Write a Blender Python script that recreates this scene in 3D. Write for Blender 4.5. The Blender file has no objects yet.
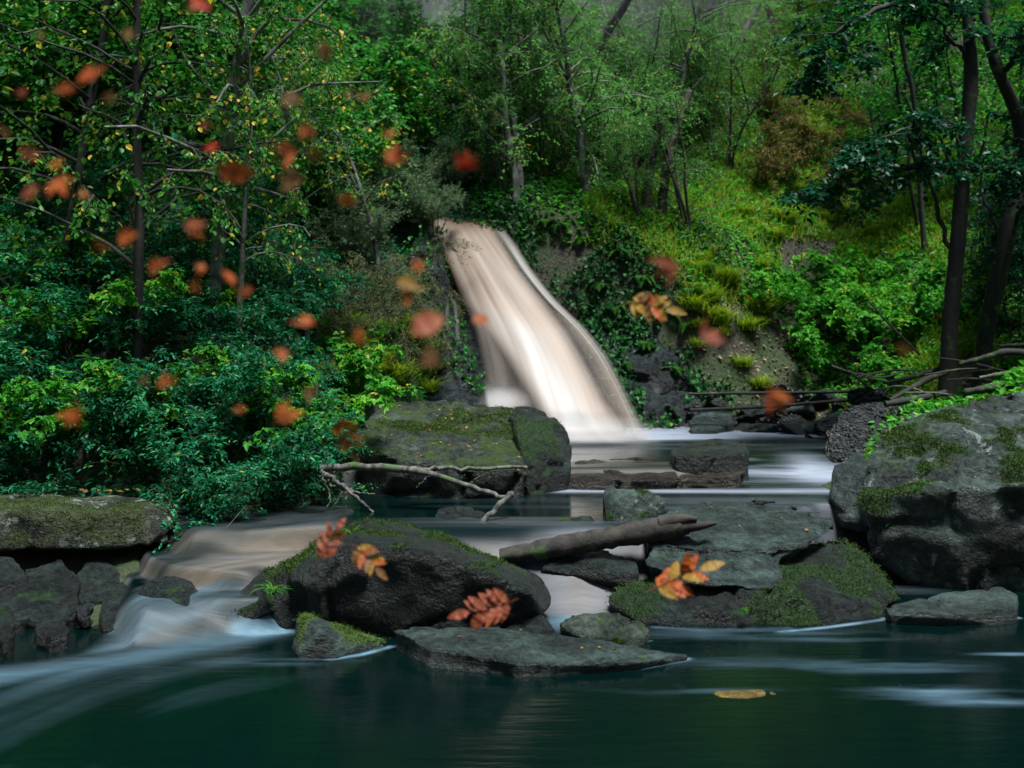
import bpy, bmesh, math
import numpy as np
from mathutils import Vector

# ------------------------------------------------------------------ camera, world, sun, exposure
scene = bpy.context.scene
COL = scene.collection
F_PX, CX, HY, CAMZ = 1098.0, 512.0, 300.0, 2.2

cam_data = bpy.data.cameras.new("camera")
cam_data.sensor_width = 36.0
cam_data.lens = 36.0 * F_PX / 1024.0
cam_data.shift_y = -(384.0 - HY) / 1024.0
cam_data.clip_end = 400.0
cam_data.dof.use_dof = True
cam_data.dof.focus_distance = 8.2
cam_data.dof.aperture_fstop = 1.9
cam = bpy.data.objects.new("camera", cam_data)
cam.location = (0, 0, CAMZ)
cam.rotation_euler = (math.radians(90), 0, 0)
COL.objects.link(cam)
scene.camera = cam

SUN_ELEV, SUN_AZ = 75.0, 140.0          # azimuth clockwise from +Y
world = bpy.data.worlds.new("World")
scene.world = world
world.use_nodes = True
wn, wl = world.node_tree.nodes, world.node_tree.links
sky = wn.new("ShaderNodeTexSky")
sky.sky_type = 'NISHITA'
sky.sun_disc = False
sky.sun_elevation = math.radians(SUN_ELEV)
sky.sun_rotation = math.radians(SUN_AZ)
wl.new(sky.outputs[0], wn["Background"].inputs[0])
wn["Background"].inputs[1].default_value = 0.055

sun_data = bpy.data.lights.new("sun", 'SUN')
sun_data.energy = 5.0
sun_data.angle = math.radians(16)
sun_data.color = (1.0, 0.975, 0.92)
sun = bpy.data.objects.new("sun", sun_data)
e, a = math.radians(SUN_ELEV), math.radians(SUN_AZ)
to_sun = Vector((math.cos(e) * math.sin(a), math.cos(e) * math.cos(a), math.sin(e)))
sun.rotation_euler = to_sun.to_track_quat('Z', 'Y').to_euler()
sun.location = to_sun * 60
COL.objects.link(sun)

scene.view_settings.view_transform = 'Standard'
scene.view_settings.look = 'None'
scene.view_settings.exposure = 1.0
scene.view_settings.gamma = 1.0
scene.render.engine = 'CYCLES'
scene.cycles.max_bounces = 8
scene.cycles.transparent_max_bounces = 16
scene.cycles.volume_bounces = 0
scene.cycles.use_denoising = True

# ------------------------------------------------------------------ helpers
def P(px, py, d):
    return np.array([(px - CX) * d / F_PX, d, CAMZ - (py - HY) * d / F_PX])

def sstep(a, b, x):
    t = np.clip((x - a) / (b - a), 0, 1)
    return t * t * (3 - 2 * t)

def _hash(i, j, k, seed):
    with np.errstate(over='ignore'):
        h = (i.astype(np.uint64) * np.uint64(73856093)) ^ (j.astype(np.uint64) * np.uint64(19349663)) ^ \
            (k.astype(np.uint64) * np.uint64(83492791)) ^ np.uint64(seed * 2654435761 % (2 ** 32))
        h = (h ^ (h >> np.uint64(13))) * np.uint64(0x5bd1e9955bd1e995)
        h = h ^ (h >> np.uint64(31))
        h = h * np.uint64(0x9E3779B97F4A7C15)
        h = h ^ (h >> np.uint64(29))
    return (h & np.uint64(0xFFFFFF)).astype(np.float64) / float(0xFFFFFF)

def vnoise(p, seed=0):
    p = np.asarray(p, float)
    f = np.floor(p)
    t = p - f
    t = t * t * (3 - 2 * t)
    i = f.astype(np.int64)
    out = 0
    for dx in (0, 1):
        for dy in (0, 1):
            for dz in (0, 1):
                w = (t[:, 0] if dx else 1 - t[:, 0]) * (t[:, 1] if dy else 1 - t[:, 1]) * (t[:, 2] if dz else 1 - t[:, 2])
                out = out + w * _hash(i[:, 0] + dx, i[:, 1] + dy, i[:, 2] + dz, seed)
    return out * 2 - 1

def fbm(p, octv=4, seed=0, gain=.5):
    p = np.asarray(p, float)
    s, a, n = 0, 1.0, 0
    for o in range(octv):
        s = s + a * vnoise(p * 2 ** o + 17.3 * o, seed + o)
        n += a
        a *= gain
    return s / n

def norm(v):
    v = np.asarray(v, float)
    return v / np.maximum(np.linalg.norm(v, axis=-1, keepdims=True), 1e-9)

class MB:
    """collects vertices and faces (one tint number per face) and links them as ONE mesh"""
    def __init__(self):
        self.v, self.f, self.t, self.n = [], [], [], 0
    def add(self, v, faces, tint=0.5):
        v = np.asarray(v, float).reshape(-1, 3)
        faces = np.asarray(faces, int)
        self.v.append(v)
        self.f.append(faces + self.n)
        tint = np.broadcast_to(np.asarray(tint, float), (len(faces),))
        self.t.append(tint)
        self.n += len(v)
    def mesh(self, name, mat, smooth=False):
        me = bpy.data.meshes.new(name)
        V = np.concatenate(self.v)
        loops = np.concatenate([f.ravel() for f in self.f])
        sizes = np.concatenate([np.full(len(f), f.shape[1]) for f in self.f])
        tint = np.concatenate(self.t)
        me.vertices.add(len(V)); me.vertices.foreach_set("co", V.ravel())
        me.loops.add(len(loops)); me.loops.foreach_set("vertex_index", loops)
        me.polygons.add(len(sizes))
        start = np.concatenate([[0], np.cumsum(sizes)[:-1]])
        me.polygons.foreach_set("loop_start", start)
        me.polygons.foreach_set("loop_total", sizes)
        me.polygons.foreach_set("use_smooth", np.full(len(sizes), smooth))
        at = me.attributes.new("tint", 'FLOAT', 'FACE')
        at.data.foreach_set("value", tint)
        if mat: me.materials.append(mat)
        me.update(calc_edges=True)
        me.validate()
        return me

def link(name, me, parent=None):
    o = bpy.data.objects.new(name, me)
    COL.objects.link(o)
    if parent: o.parent = parent
    return o

def tag(o, label=None, cat=None, group=None, kind=None):
    if label: o['label'] = label
    if cat: o['category'] = cat
    if group: o['group'] = group
    if kind: o['kind'] = kind
    return o

def empty(name, loc, rz=0, sc=1):
    o = bpy.data.objects.new(name, None)
    o.empty_display_size = .1
    COL.objects.link(o)
    o.location = loc; o.rotation_euler = (0, 0, rz); o.scale = (sc, sc, sc)
    return o

def tube(mb, pts, rad, sides=6, tint=.5, cap=True):
    pts = np.asarray(pts, float); n = len(pts)
    rad = np.broadcast_to(np.asarray(rad, float), (n,))
    tan = norm(np.gradient(pts, axis=0))
    ref = np.array([0, 0, 1.0]) if abs(tan[:, 2]).mean() < .8 else np.array([1.0, 0, 0])
    b1 = norm(np.cross(tan, ref)); b2 = np.cross(tan, b1)
    a = np.arange(sides) / sides * 2 * np.pi
    ring = pts[:, None] + rad[:, None, None] * (np.cos(a)[None, :, None] * b1[:, None] + np.sin(a)[None, :, None] * b2[:, None])
    i = np.arange(n - 1)[:, None] * sides; j = np.arange(sides)[None]; k = (j + 1) % sides
    q = np.stack([i + j, i + k, i + sides + k, i + sides + j], -1).reshape(-1, 4)
    mb.add(ring.reshape(-1, 3), q, tint)
    if cap:
        mb.add(ring[-1], np.arange(sides)[None, :], tint)
        mb.add(ring[0], np.arange(sides)[None, ::-1], tint)

def spline(ctrl, n):
    """Catmull-Rom through control points"""
    c = np.asarray(ctrl, float)
    c = np.vstack([2 * c[0] - c[1], c, 2 * c[-1] - c[-2]])
    out = []
    m = len(c) - 3
    for u in np.linspace(0, m - 1e-6, n):
        i = int(u); t = u - i
        p0, p1, p2, p3 = c[i:i + 4]
        out.append(.5 * (2 * p1 + (p2 - p0) * t + (2 * p0 - 5 * p1 + 4 * p2 - p3) * t * t + (3 * p1 - p0 - 3 * p2 + p3) * t ** 3))
    return np.array(out)

# ------------------------------------------------------------------ materials
def mat_new(name):
    m = bpy.data.materials.new(name); m.use_nodes = True
    nt = m.node_tree
    return m, nt, nt.nodes, nt.links, nt.nodes["Principled BSDF"], nt.nodes["Material Output"]

def ramp(nodes, stops, interp='LINEAR'):
    r = nodes.new("ShaderNodeValToRGB")
    r.color_ramp.interpolation = interp
    el = r.color_ramp.elements
    while len(el) < len(stops): el.new(0.5)
    for e_, (p, c) in zip(el, stops):
        e_.position = p; e_.color = (*c, 1) if len(c) == 3 else c
    return r

def noise_node(nodes, links, vec, scale, detail=5, rough=.55, dist=0.0):
    n = nodes.new("ShaderNodeTexNoise")
    n.inputs["Scale"].default_value = scale; n.inputs["Detail"].default_value = detail
    n.inputs["Roughness"].default_value = rough; n.inputs["Distortion"].default_value = dist
    if vec is not None: links.new(vec, n.inputs["Vector"])
    return n

def mix_col(nodes, links, fac, a_, b_, mode='MIX'):
    m = nodes.new("ShaderNodeMix"); m.data_type = 'RGBA'; m.blend_type = mode
    for s, v in ((m.inputs[0], fac), (m.inputs[6], a_), (m.inputs[7], b_)):
        if hasattr(v, 'links'): links.new(v, s)
        else: s.default_value = v if not isinstance(v, tuple) else (*v[:3], 1)
    return m.outputs[2]

def math_node(nodes, links, op, a_, b_=None, clamp=False):
    m = nodes.new("ShaderNodeMath"); m.operation = op; m.use_clamp = bool(clamp)
    for s, v in ((m.inputs[0], a_), (m.inputs[1], b_)):
        if v is None: continue
        if hasattr(v, 'links'): links.new(v, s)
        else: s.default_value = v
    return m.outputs[0]

def leaf_mat(name, stops, trans=.35, rough=.42, spread=.12, spec=.14):
    m, nt, N, L, bs, out = mat_new(name)
    at = N.new("ShaderNodeAttribute"); at.attribute_name = "tint"
    oi = N.new("ShaderNodeObjectInfo")
    k = math_node(N, L, 'MULTIPLY_ADD', oi.outputs["Random"], spread)
    k.node.inputs[2].default_value = -spread / 2
    s = math_node(N, L, 'ADD', at.outputs["Fac"], k)
    r = ramp(N, stops); L.new(s, r.inputs[0])
    L.new(r.outputs[0], bs.inputs["Base Color"])
    bs.inputs["Roughness"].default_value = rough
    bs.inputs["Specular IOR Level"].default_value = spec
    tr = N.new("ShaderNodeBsdfTranslucent")
    tc = mix_col(N, L, 1.0, r.outputs[0], (1.0, 1.15, .55), 'MULTIPLY')
    L.new(tc, tr.inputs[0])
    mx = N.new("ShaderNodeMixShader"); mx.inputs[0].default_value = trans
    L.new(bs.outputs[0], mx.inputs[1]); L.new(tr.outputs[0], mx.inputs[2])
    L.new(mx.outputs[0], out.inputs[0])
    return m

def bark_mat(name, c1, c2, moss=0.0, scale=14, stretch=.25, rough=.85):
    m, nt, N, L, bs, out = mat_new(name)
    tc = N.new("ShaderNodeTexCoord")
    mp = N.new("ShaderNodeMapping"); mp.inputs["Scale"].default_value = (1, 1, stretch)
    L.new(tc.outputs["Object"], mp.inputs[0])
    n1 = noise_node(N, L, mp.outputs[0], scale, 6, .65)
    r = ramp(N, [(.40, c1), (.60, c2)]); L.new(n1.outputs[0], r.inputs[0])
    col = r.outputs[0]
    if moss:
        n2 = noise_node(N, L, tc.outputs["Object"], 5, 4, .6)
        r2 = ramp(N, [(.62 - moss * .3, (0, 0, 0)), (.72 - moss * .3, (1, 1, 1))]); L.new(n2.outputs[0], r2.inputs[0])
        col = mix_col(N, L, r2.outputs[0], col, (.03, .075, .015))
    L.new(col, bs.inputs["Base Color"])
    bs.inputs["Roughness"].default_value = rough
    b = N.new("ShaderNodeBump"); b.inputs["Strength"].default_value = .6; b.inputs["Distance"].default_value = .02
    L.new(n1.outputs[0], b.inputs["Height"]); L.new(b.outputs[0], bs.inputs["Normal"])
    return m

def rock_mat(name, dark=(.004, .010, .010), light=(.042, .078, .074), moss=.3, moss_col=(.045, .085, .012), lichen=0.0,
             strata=0.0, rough=.45, pits=0.0, fleck=0.0):
    m, nt, N, L, bs, out = mat_new(name)
    tc = N.new("ShaderNodeTexCoord"); oi = N.new("ShaderNodeObjectInfo")
    off = N.new("ShaderNodeVectorMath"); off.operation = 'ADD'
    L.new(tc.outputs["Object"], off.inputs[0]); L.new(oi.outputs["Location"], off.inputs[1])
    V = off.outputs[0]
    n1 = noise_node(N, L, V, 2.6, 8, .62, .3)
    n2 = noise_node(N, L, V, 17, 6, .7)
    n3 = noise_node(N, L, V, 70, 3, .6)
    nm = noise_node(N, L, V, 4.2, 7, .68, .4)
    s = math_node(N, L, 'ADD', math_node(N, L, 'MULTIPLY', n1.outputs[0], .55), math_node(N, L, 'MULTIPLY', n2.outputs[0], .45))
    if strata:
        mp = N.new("ShaderNodeMapping"); mp.inputs["Scale"].default_value = (1.2, 2.0, 26); mp.inputs["Rotation"].default_value = (.25, .12, 0)
        L.new(V, mp.inputs[0])
        ns = noise_node(N, L, mp.outputs[0], 1.0, 4, .6, .2)
        s2 = math_node(N, L, 'MULTIPLY', ns.outputs[0], strata)
        s = math_node(N, L, 'ADD', math_node(N, L, 'MULTIPLY', s, 1 - strata), s2)
    r = ramp(N, [(.40, dark), (.5, tuple((d + l) * .30 for d, l in zip(dark, light))), (.63, light)])
    L.new(s, r.inputs[0])
    col = mix_col(N, L, .5, r.outputs[0], mix_col(N, L, n3.outputs[0], (.35, .35, .35), (1.5, 1.5, 1.5)), 'MULTIPLY')
    if lichen:
        nl = noise_node(N, L, V, 6.5, 6, .7, .6)
        rl = ramp(N, [(.66 - lichen * .2, (0, 0, 0)), (.70 - lichen * .2, (1, 1, 1))]); L.new(nl.outputs[0], rl.inputs[0])
        col = mix_col(N, L, math_node(N, L, 'MULTIPLY', rl.outputs[0], .75), col, (.20, .25, .235))
    geo = N.new("ShaderNodeNewGeometry")
    sep = N.new("ShaderNodeSeparateXYZ"); L.new(geo.outputs["Normal"], sep.inputs[0])
    k = math_node(N, L, 'MULTIPLY', sep.outputs[2], .22)
    k = math_node(N, L, 'ADD', k, nm.outputs[0])
    rm = ramp(N, [(.93 - moss * .42, (0, 0, 0)), (1.0 - moss * .42, (1, 1, 1))]); L.new(k, rm.inputs[0])
    mc = mix_col(N, L, n2.outputs[0], tuple(c * .45 for c in moss_col), tuple(c * 1.5 for c in moss_col))
    if moss > 0: col = mix_col(N, L, math_node(N, L, 'MULTIPLY', rm.outputs[0], .9), col, mc)
    ma = N.new("ShaderNodeAttribute"); ma.attribute_name = "mossy"
    col = mix_col(N, L, math_node(N, L, 'MULTIPLY', ma.outputs["Fac"], .9), col, mc)
    L.new(col, bs.inputs["Base Color"])
    bs.inputs["Specular IOR Level"].default_value = .32
    rr = ramp(N, [(.3, (rough - .15,) * 3), (.7, (rough + .2,) * 3)]); L.new(n2.outputs[0], rr.inputs[0])
    L.new(rr.outputs[0], bs.inputs["Roughness"])
    wv = N.new("ShaderNodeVectorMath"); wv.operation = 'MULTIPLY_ADD'
    L.new(n1.outputs["Color"], wv.inputs[0]); wv.inputs[1].default_value = (.5, .5, .35); L.new(V, wv.inputs[2])
    vc = N.new("ShaderNodeTexVoronoi"); vc.feature = 'DISTANCE_TO_EDGE'; vc.inputs["Scale"].default_value = 2.6; L.new(wv.outputs[0], vc.inputs["Vector"])
    rc = ramp(N, [(0, (0, 0, 0)), (.035, (1, 1, 1))]); L.new(vc.outputs["Distance"], rc.inputs[0])
    crack = mix_col(N, L, math_node(N, L, 'MULTIPLY', nm.outputs[0], .8), rc.outputs[0], (1, 1, 1))
    old = bs.inputs["Base Color"].links[0].from_socket
    L.new(mix_col(N, L, .5, old, crack, 'MULTIPLY'), bs.inputs["Base Color"])
    h = math_node(N, L, 'ADD', math_node(N, L, 'MULTIPLY', n2.outputs[0], 1.0), math_node(N, L, 'MULTIPLY', n3.outputs[0], .14))
    h = math_node(N, L, 'ADD', h, math_node(N, L, 'MULTIPLY', n1.outputs[0], 1.4))
    h = math_node(N, L, 'ADD', h, math_node(N, L, 'MULTIPLY', crack, .2))
    if strata:
        h = math_node(N, L, 'ADD', h, math_node(N, L, 'MULTIPLY', ns.outputs[0], 1.6 * strata))
    if pits:
        vo = N.new("ShaderNodeTexVoronoi"); vo.inputs["Scale"].default_value = 30; L.new(V, vo.inputs["Vector"])
        h = math_node(N, L, 'ADD', h, math_node(N, L, 'MULTIPLY', vo.outputs["Distance"], -1.6 * pits))
    b = N.new("ShaderNodeBump"); b.inputs["Strength"].default_value = 1.0; b.inputs["Distance"].default_value = .06
    L.new(h, b.inputs["Height"]); L.new(b.outputs[0], bs.inputs["Normal"])
    return m
# ------------------------------------------------------------------ terrain
SHORE = np.array([(-9, -8), (9, -8), (8, 5), (5.2, 7.2), (4.0, 8.2), (2.9, 9.3), (2.85, 10.2), (3.4, 11.2), (3.6, 12.4), (3.4, 13.3),
                  (2.4, 13.6), (1.6, 13.9), (0.6, 14.0), (-0.3, 13.8), (-0.6, 13.0), (-0.9, 12.0), (-1.45, 10.8), (-1.6, 9.6), (-1.75, 9.0),
                  (-2.4, 9.0), (-3.2, 9.1), (-4.2, 9.1), (-5.5, 8.4), (-6.5, 6.5), (-7, 5), (-8, 3)], float)
Z1, Z2 = .47, .625

def sdf(x, y):
    p = np.stack([x.ravel(), y.ravel()], -1)
    dmin = np.full(len(p), 1e9); inside = np.zeros(len(p), bool)
    n = len(SHORE)
    for i in range(n):
        a_, b_ = SHORE[i], SHORE[(i + 1) % n]
        ab = b_ - a_; ap = p - a_
        t = np.clip((ap @ ab) / (ab @ ab), 0, 1)
        dmin = np.minimum(dmin, np.linalg.norm(ap - t[:, None] * ab, axis=1))
        c = ((a_[1] > p[:, 1]) != (b_[1] > p[:, 1]))
        xi = (b_[0] - a_[0]) * (p[:, 1] - a_[1]) / (b_[1] - a_[1] + 1e-12) + a_[0]
        inside ^= c & (p[:, 0] < xi)
    return np.where(inside, -dmin, dmin).reshape(x.shape)

def water_z(x, y):
    y0 = np.interp(x, [-4, -2.9, -2.65, -2.4, -2.0, -1.4, 0, .5, 2, 2.6, 5], [8.0, 7.8, 7.2, 6.85, 6.95, 7.4, 7.6, 7.5, 8.2, 9.0, 9.2])
    y1 = np.interp(x, [-4, -2.9, -2.65, -2.4, -2.0, -1.4, 0, .5, 2, 2.6, 5], [9.2, 9.1, 8.6, 8.35, 8.35, 8.45, 8.5, 8.5, 8.55, 9.4, 9.6])
    t1 = np.clip((y - y0) / (y1 - y0), 0, 1)
    lump = vnoise(np.stack([(x * .8 - y * .6) * 1.1, (x * .6 + y * .8) * 2.6, 0 * x], -1).reshape(-1, 3), 5).reshape(x.shape)
    t1 = np.where(x < -1.2, t1 + lump * .13 * np.clip(t1 * (1 - t1) * 4, 0, 1), t1)
    t1 = np.clip(t1, 0, 1)
    left = sstep(-1.2, -1.5, x)
    stair = .42 * sstep(0, .26, t1) + .26 * sstep(.42, .60, t1) + .32 * sstep(.78, 1, t1)
    t1 = np.where(left > 0, stair * left + (1 - left) * t1 * t1 * (3 - 2 * t1), t1 * t1 * (3 - 2 * t1))
    ys0 = np.interp(x, [0, 1.8, 2.2, 3], [10.1, 10.1, 10.2, 10.25]); ys1 = np.interp(x, [0, 1.8, 2.2, 3], [10.3, 10.4, 11.1, 11.3])
    return Z1 * t1 + (Z2 - Z1) * sstep(0, 1, (y - ys0) / (ys1 - ys0))

ANG = np.array([-180, -120, -90, -55, -28, -12, 8, 20, 34, 60, 90, 130, 180], float)
CL = np.interp
PROF = dict(c=[.8, .5, .45, .6, 1.9, 2.7, 2.5, 1.7, .30, .35, .45, .5, .8],
            w=[1.5, 1, .6, .6, .8, 1.0, .9, .9, .9, .9, .7, 1, 1.5],
            s=[.95, .8, .78, .80, .62, .52, .55, .62, .70, .62, .5, .7, .95],
            o=[1, .5, .3, .3, .6, .8, .8, .8, 1.2, 1.5, 1.0, 1, 1])  # unseen slope behind the camera is shaped to cut off low sky light

def ground_z(x, y):
    x = np.asarray(x, float); y = np.asarray(y, float)
    d = sdf(x, y)
    ang = np.degrees(np.arctan2(x - .8, y - 10.0))
    c, w, s, o = (np.interp(ang, ANG, PROF[k]) for k in 'cwso')
    zw = water_z(x, y)
    p = np.stack([x, y, 0 * x], -1).reshape(-1, 3)
    n1 = fbm(p * .55, 4, 3).reshape(x.shape); n2 = fbm(p * 2.2, 4, 9).reshape(x.shape)
    rise = c * sstep(0, 1, d / w) + s * np.maximum(d - o, 0)
    rise = np.where(rise > 30, 30 + (rise - 30) * .2, rise)  # hills keep rising so they hide the bright sky from the water
    up = rise + n1 * .35 * np.clip(d, 0, 2) + n2 * .10 * np.clip(d * 2, 0, 1)
    # small earth scarp on the bright slope
    q = P(820, 262, 17.5)
    g = np.exp(-((x - q[0]) / 1.1) ** 2)
    up = up + g * .55 * sstep(-.25, .15, y - q[1]) * np.exp(-np.maximum(y - q[1], 0) / 2.5) * (d > 0)
    dn = -np.minimum(.5, .7 * np.abs(d)) - .06 + n2 * .04
    z = zw + np.where(d > 0, up, dn)
    mud = sstep(-2.5, -2.85, x) * sstep(7.0, 7.5, y) * sstep(9.6, 9.2, y)
    return np.where(mud > 0, np.maximum(z, zw + .05 - .5 * (1 - mud) + n2 * .05), z)

def axis(segs):
    out = []
    for a_, b_, h in segs: out.append(np.arange(a_, b_, h))
    return np.concatenate(out + [[segs[-1][1]]])

def grid_mesh(name, xs, ys, zfun, mat):
    X, Y = np.meshgrid(xs, ys)
    Z = zfun(X, Y)
    nx, ny = len(xs), len(ys)
    i = np.arange(ny - 1)[:, None] * nx; j = np.arange(nx - 1)[None]
    q = np.stack([i + j, i + j + 1, i + nx + j + 1, i + nx + j], -1).reshape(-1, 4)
    mb = MB(); mb.add(np.stack([X, Y, Z], -1).reshape(-1, 3), q)
    return mb.mesh(name, mat, True), X, Y, Z

def ground_mat():
    m, nt, N, L, bs, out = mat_new("ground")
    tc = N.new("ShaderNodeTexCoord"); V = tc.outputs["Object"]
    n1 = noise_node(N, L, V, 1.3, 6, .6); n2 = noise_node(N, L, V, 22, 5, .7)
    r1 = ramp(N, [(.3, (.018, .022, .016)), (.5, (.045, .042, .03)), (.7, (.10, .085, .065))]); L.new(n2.outputs[0], r1.inputs[0])
    r2 = ramp(N, [(.35, (.012, .035, .014)), (.7, (.045, .08, .014))]); L.new(n2.outputs[0], r2.inputs[0])
    f = ramp(N, [(.40, (0, 0, 0)), (.55, (1, 1, 1))]); L.new(n1.outputs[0], f.inputs[0])
    L.new(mix_col(N, L, f.outputs[0], r1.outputs[0], r2.outputs[0]), bs.inputs["Base Color"])
    bs.inputs["Roughness"].default_value = .85
    b = N.new("ShaderNodeBump"); b.inputs["Strength"].default_value = 1; b.inputs["Distance"].default_value = .08
    L.new(n2.outputs[0], b.inputs["Height"]); L.new(b.outputs[0], bs.inputs["Normal"])
    return m

gme, *_ = grid_mesh("ground", axis([(-60, -8, 2), (-8, 9, .11), (9, 60, 2)]), axis([(-40, 3, 1.2), (3, 24, .11), (24, 70, 1.5)]), ground_z, ground_mat())
tag(link("ground", gme), kind="structure")

# ------------------------------------------------------------------ water
def seg_dist(x, y, pts):
    p = np.stack([x.ravel(), y.ravel()], -1); dm = np.full(len(p), 1e9)
    for a_, b_ in zip(pts[:-1], pts[1:]):
        a_, b_ = np.array(a_), np.array(b_); ab = b_ - a_; ap = p - a_
        t = np.clip((ap @ ab) / (ab @ ab), 0, 1)
        dm = np.minimum(dm, np.linalg.norm(ap - t[:, None] * ab, axis=1))
    return dm.reshape(x.shape)

def on_water(px, py, z=0.0):
    d = (CAMZ - z) * F_PX / (py - HY)
    return ((px - CX) * d / F_PX, d)

def n2d(x, y, fx, fy, seed, octv=4):
    return fbm(np.stack([x * fx, y * fy, 0 * x], -1).reshape(-1, 3), octv, seed).reshape(x.shape)

def foam_fields(x, y):
    px = CX + x * F_PX / np.maximum(y, .5)
    F = np.zeros_like(x); W = np.zeros_like(x); T = np.zeros_like(x)
    # cascade on the near side of the left ledge
    y0 = np.interp(x, [-4, -2.9, -2.5, -1.9, -1.4, -1.2], [6.0, 6.35, 6.6, 6.95, 7.35, 7.5])
    lane = sstep(-1.25, -1.5, x) * (y < 9.2)
    u = (y - y0)
    flow = n2d(.8 * x + .6 * y, -.6 * x + .8 * y, .9, 6.5, 21)
    casc = lane * sstep(-.22, .25, u) * (1 - .55 * sstep(1.0, 1.9, u))
    gy = (water_z(x, y + .03) - water_z(x, y - .03)) / .06
    steep = lane * np.clip(gy * 1.5, 0, 1)
    tail = lane * np.clip((water_z(x, y + .22) - water_z(x, y)) * 5, 0, 1)
    F += steep * np.clip(.30 + .9 * flow, .03, .8) + tail * np.clip(.10 + .5 * flow, 0, .5)
    W += steep * .7 + tail * .5
    casc = casc * .45 * np.maximum(sstep(-2.8, -2.5, x), np.exp(-(u / .25) ** 2))
    F += casc * np.clip(.10 + .95 * flow, .0, .8) * (1 - .5 * sstep(.5, 1.1, u))
    W += casc * np.clip(.55 + .5 * flow, 0, 1)
    lip = lane * np.exp(-((u - .12) / .16) ** 2)
    F += lip * .35; W += lip * .4
    silk = lane * sstep(-.2, .15, u) * (1 - .65 * sstep(.9, 1.5, u)) * sstep(-2.75, -2.45, x)
    F = np.maximum(F * (1 - .35 * lane * sstep(.2, .5, u)), silk * np.clip(.36 + .75 * flow, .06, .9)); W = np.maximum(W, silk * .85)
    # foam spill and swirl below the cascade, sky-blue sheen painted in
    c = (-.2, 5.2)
    r = np.hypot(x - c[0], (y - c[1]) * 1.25); an = np.arctan2((y - c[1]) * 1.25, x - c[0])
    st = fbm(np.stack([r * 5, an * 1.3, 0 * r], -1).reshape(-1, 3), 5, 31).reshape(x.shape)
    below = sstep(.25, -.1, u) * (x < 1) * (y < 8)
    fall = np.exp(-np.maximum(-u, 0) / .55) * sstep(-.9, -2.4, x)
    F += below * fall * np.clip(.24 + .32 * st, 0, 1)
    T += below * fall
    ringw = below * .7 * np.clip(st + .05, 0, .45) * np.exp(-((r - 2.0) / 1.1) ** 2) * .13
    F += ringw; T += below * .5
    # long horizontal silk on the near pool
    near = (y < 7.6)
    s1 = n2d(x, y, .55, 7, 41); s2 = n2d(x, y, .25, 2.2, 45)
    amt = near * np.clip(.10 + s2, 0, 1) * np.clip(s1 + .12, 0, 1) * sstep(-1.4, .4, x)
    F += amt * .12; T += near * .8
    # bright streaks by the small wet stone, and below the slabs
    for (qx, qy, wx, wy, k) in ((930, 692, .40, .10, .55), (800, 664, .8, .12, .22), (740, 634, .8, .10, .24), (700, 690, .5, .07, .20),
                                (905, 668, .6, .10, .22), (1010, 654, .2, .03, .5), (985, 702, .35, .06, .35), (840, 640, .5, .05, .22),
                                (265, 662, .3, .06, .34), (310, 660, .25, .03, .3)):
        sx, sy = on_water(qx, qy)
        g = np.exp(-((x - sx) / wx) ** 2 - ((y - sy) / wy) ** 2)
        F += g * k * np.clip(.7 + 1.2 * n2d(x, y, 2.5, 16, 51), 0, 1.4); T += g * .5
    # foam along water lines
    for pts, w, k in (([(600, 669), (640, 668), (688, 659)], .022, 1.0), ([(535, 673), (600, 670)], .016, .5), ([(330, 659), (360, 655), (390, 647)], .024, 1.0),
                      ([(780, 632), (830, 627), (880, 620), (895, 616)], .022, 1.0), ([(885, 618), (950, 621), (1018, 618)], .02, .9),
                      ([(655, 627), (700, 630), (790, 628)], .03, .3), ([(235, 634), (270, 632), (305, 630)], .06, 1.0), ([(590, 642), (650, 641)], .015, .4)):
        dd = seg_dist(x, y, [on_water(*p) for p in pts])
        F += np.exp(-(dd / w) ** 2) * k * np.clip(.75 + .8 * n2d(x, y, 9, 9, 61), .2, 1)
    # spill between the two big middle rocks
    g = np.exp(-((px - 580) / 34) ** 2) * sstep(7.2, 7.5, y) * sstep(8.6, 8.1, y)
    F += g * .8; W += g * .7
    # mid pool
    mid = sstep(8.1, 8.4, y) * (y < 10.4)
    s3 = n2d(x, y, .5, 6, 71)
    F += mid * np.clip(.03 + .34 * s3, 0, 1) * sstep(-1.6, .2, x); 
    g = mid * np.exp(-((y - 9.95) / .10) ** 2) * sstep(.1, .5, x)
    F += g * (.9 + .4 * s3)
    g = mid * np.exp(-((y - 9.5) / .14) ** 2) * np.exp(-((x - 1.9) / 1.4) ** 2); F += g * .18
    # steps at the far side
    up = (y > 10.0)
    s4 = n2d(x, y, .6, 5, 81)
    g = up * np.exp(-((y - 10.7) / .42) ** 2) * sstep(2.0, 2.4, x)
    F += g * np.clip(.12 + 1.3 * s4, 0, 1)
    F += up * np.exp(-(((x - 2.95) / .22) ** 2 + ((y - 10.75) / .45) ** 2)) * .7
    F += up * np.clip(.02 + .30 * s4, 0, .4)
    g = up * (y < 10.7) * sstep(2.1, 1.6, x) * sstep(.1, .4, x)
    F += g * .12; W += g * .9
    # plunge line
    yy = np.interp(x, [.2, .8, 1.4, 4], [12.1, 12.25, 12.45, 12.75])
    F += sstep(11.7, 12.4, y - yy + 12.4) * np.exp(-np.maximum(y - yy, 0) / .5) * sstep(.1, .7, x) * (1 - .25 * sstep(1.8, 3.6, x)) * 1.1 * np.exp(-np.maximum(yy - y - .05, 0) / .12)
    F += up * (y > yy) * .5 * sstep(.1, .6, x)
    F = np.where(y < 8.0, np.clip(F - .035, 0, 1), F)
    return np.clip(F, 0, 1), np.clip(W, 0, 1), np.clip(T, 0, 1)

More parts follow.
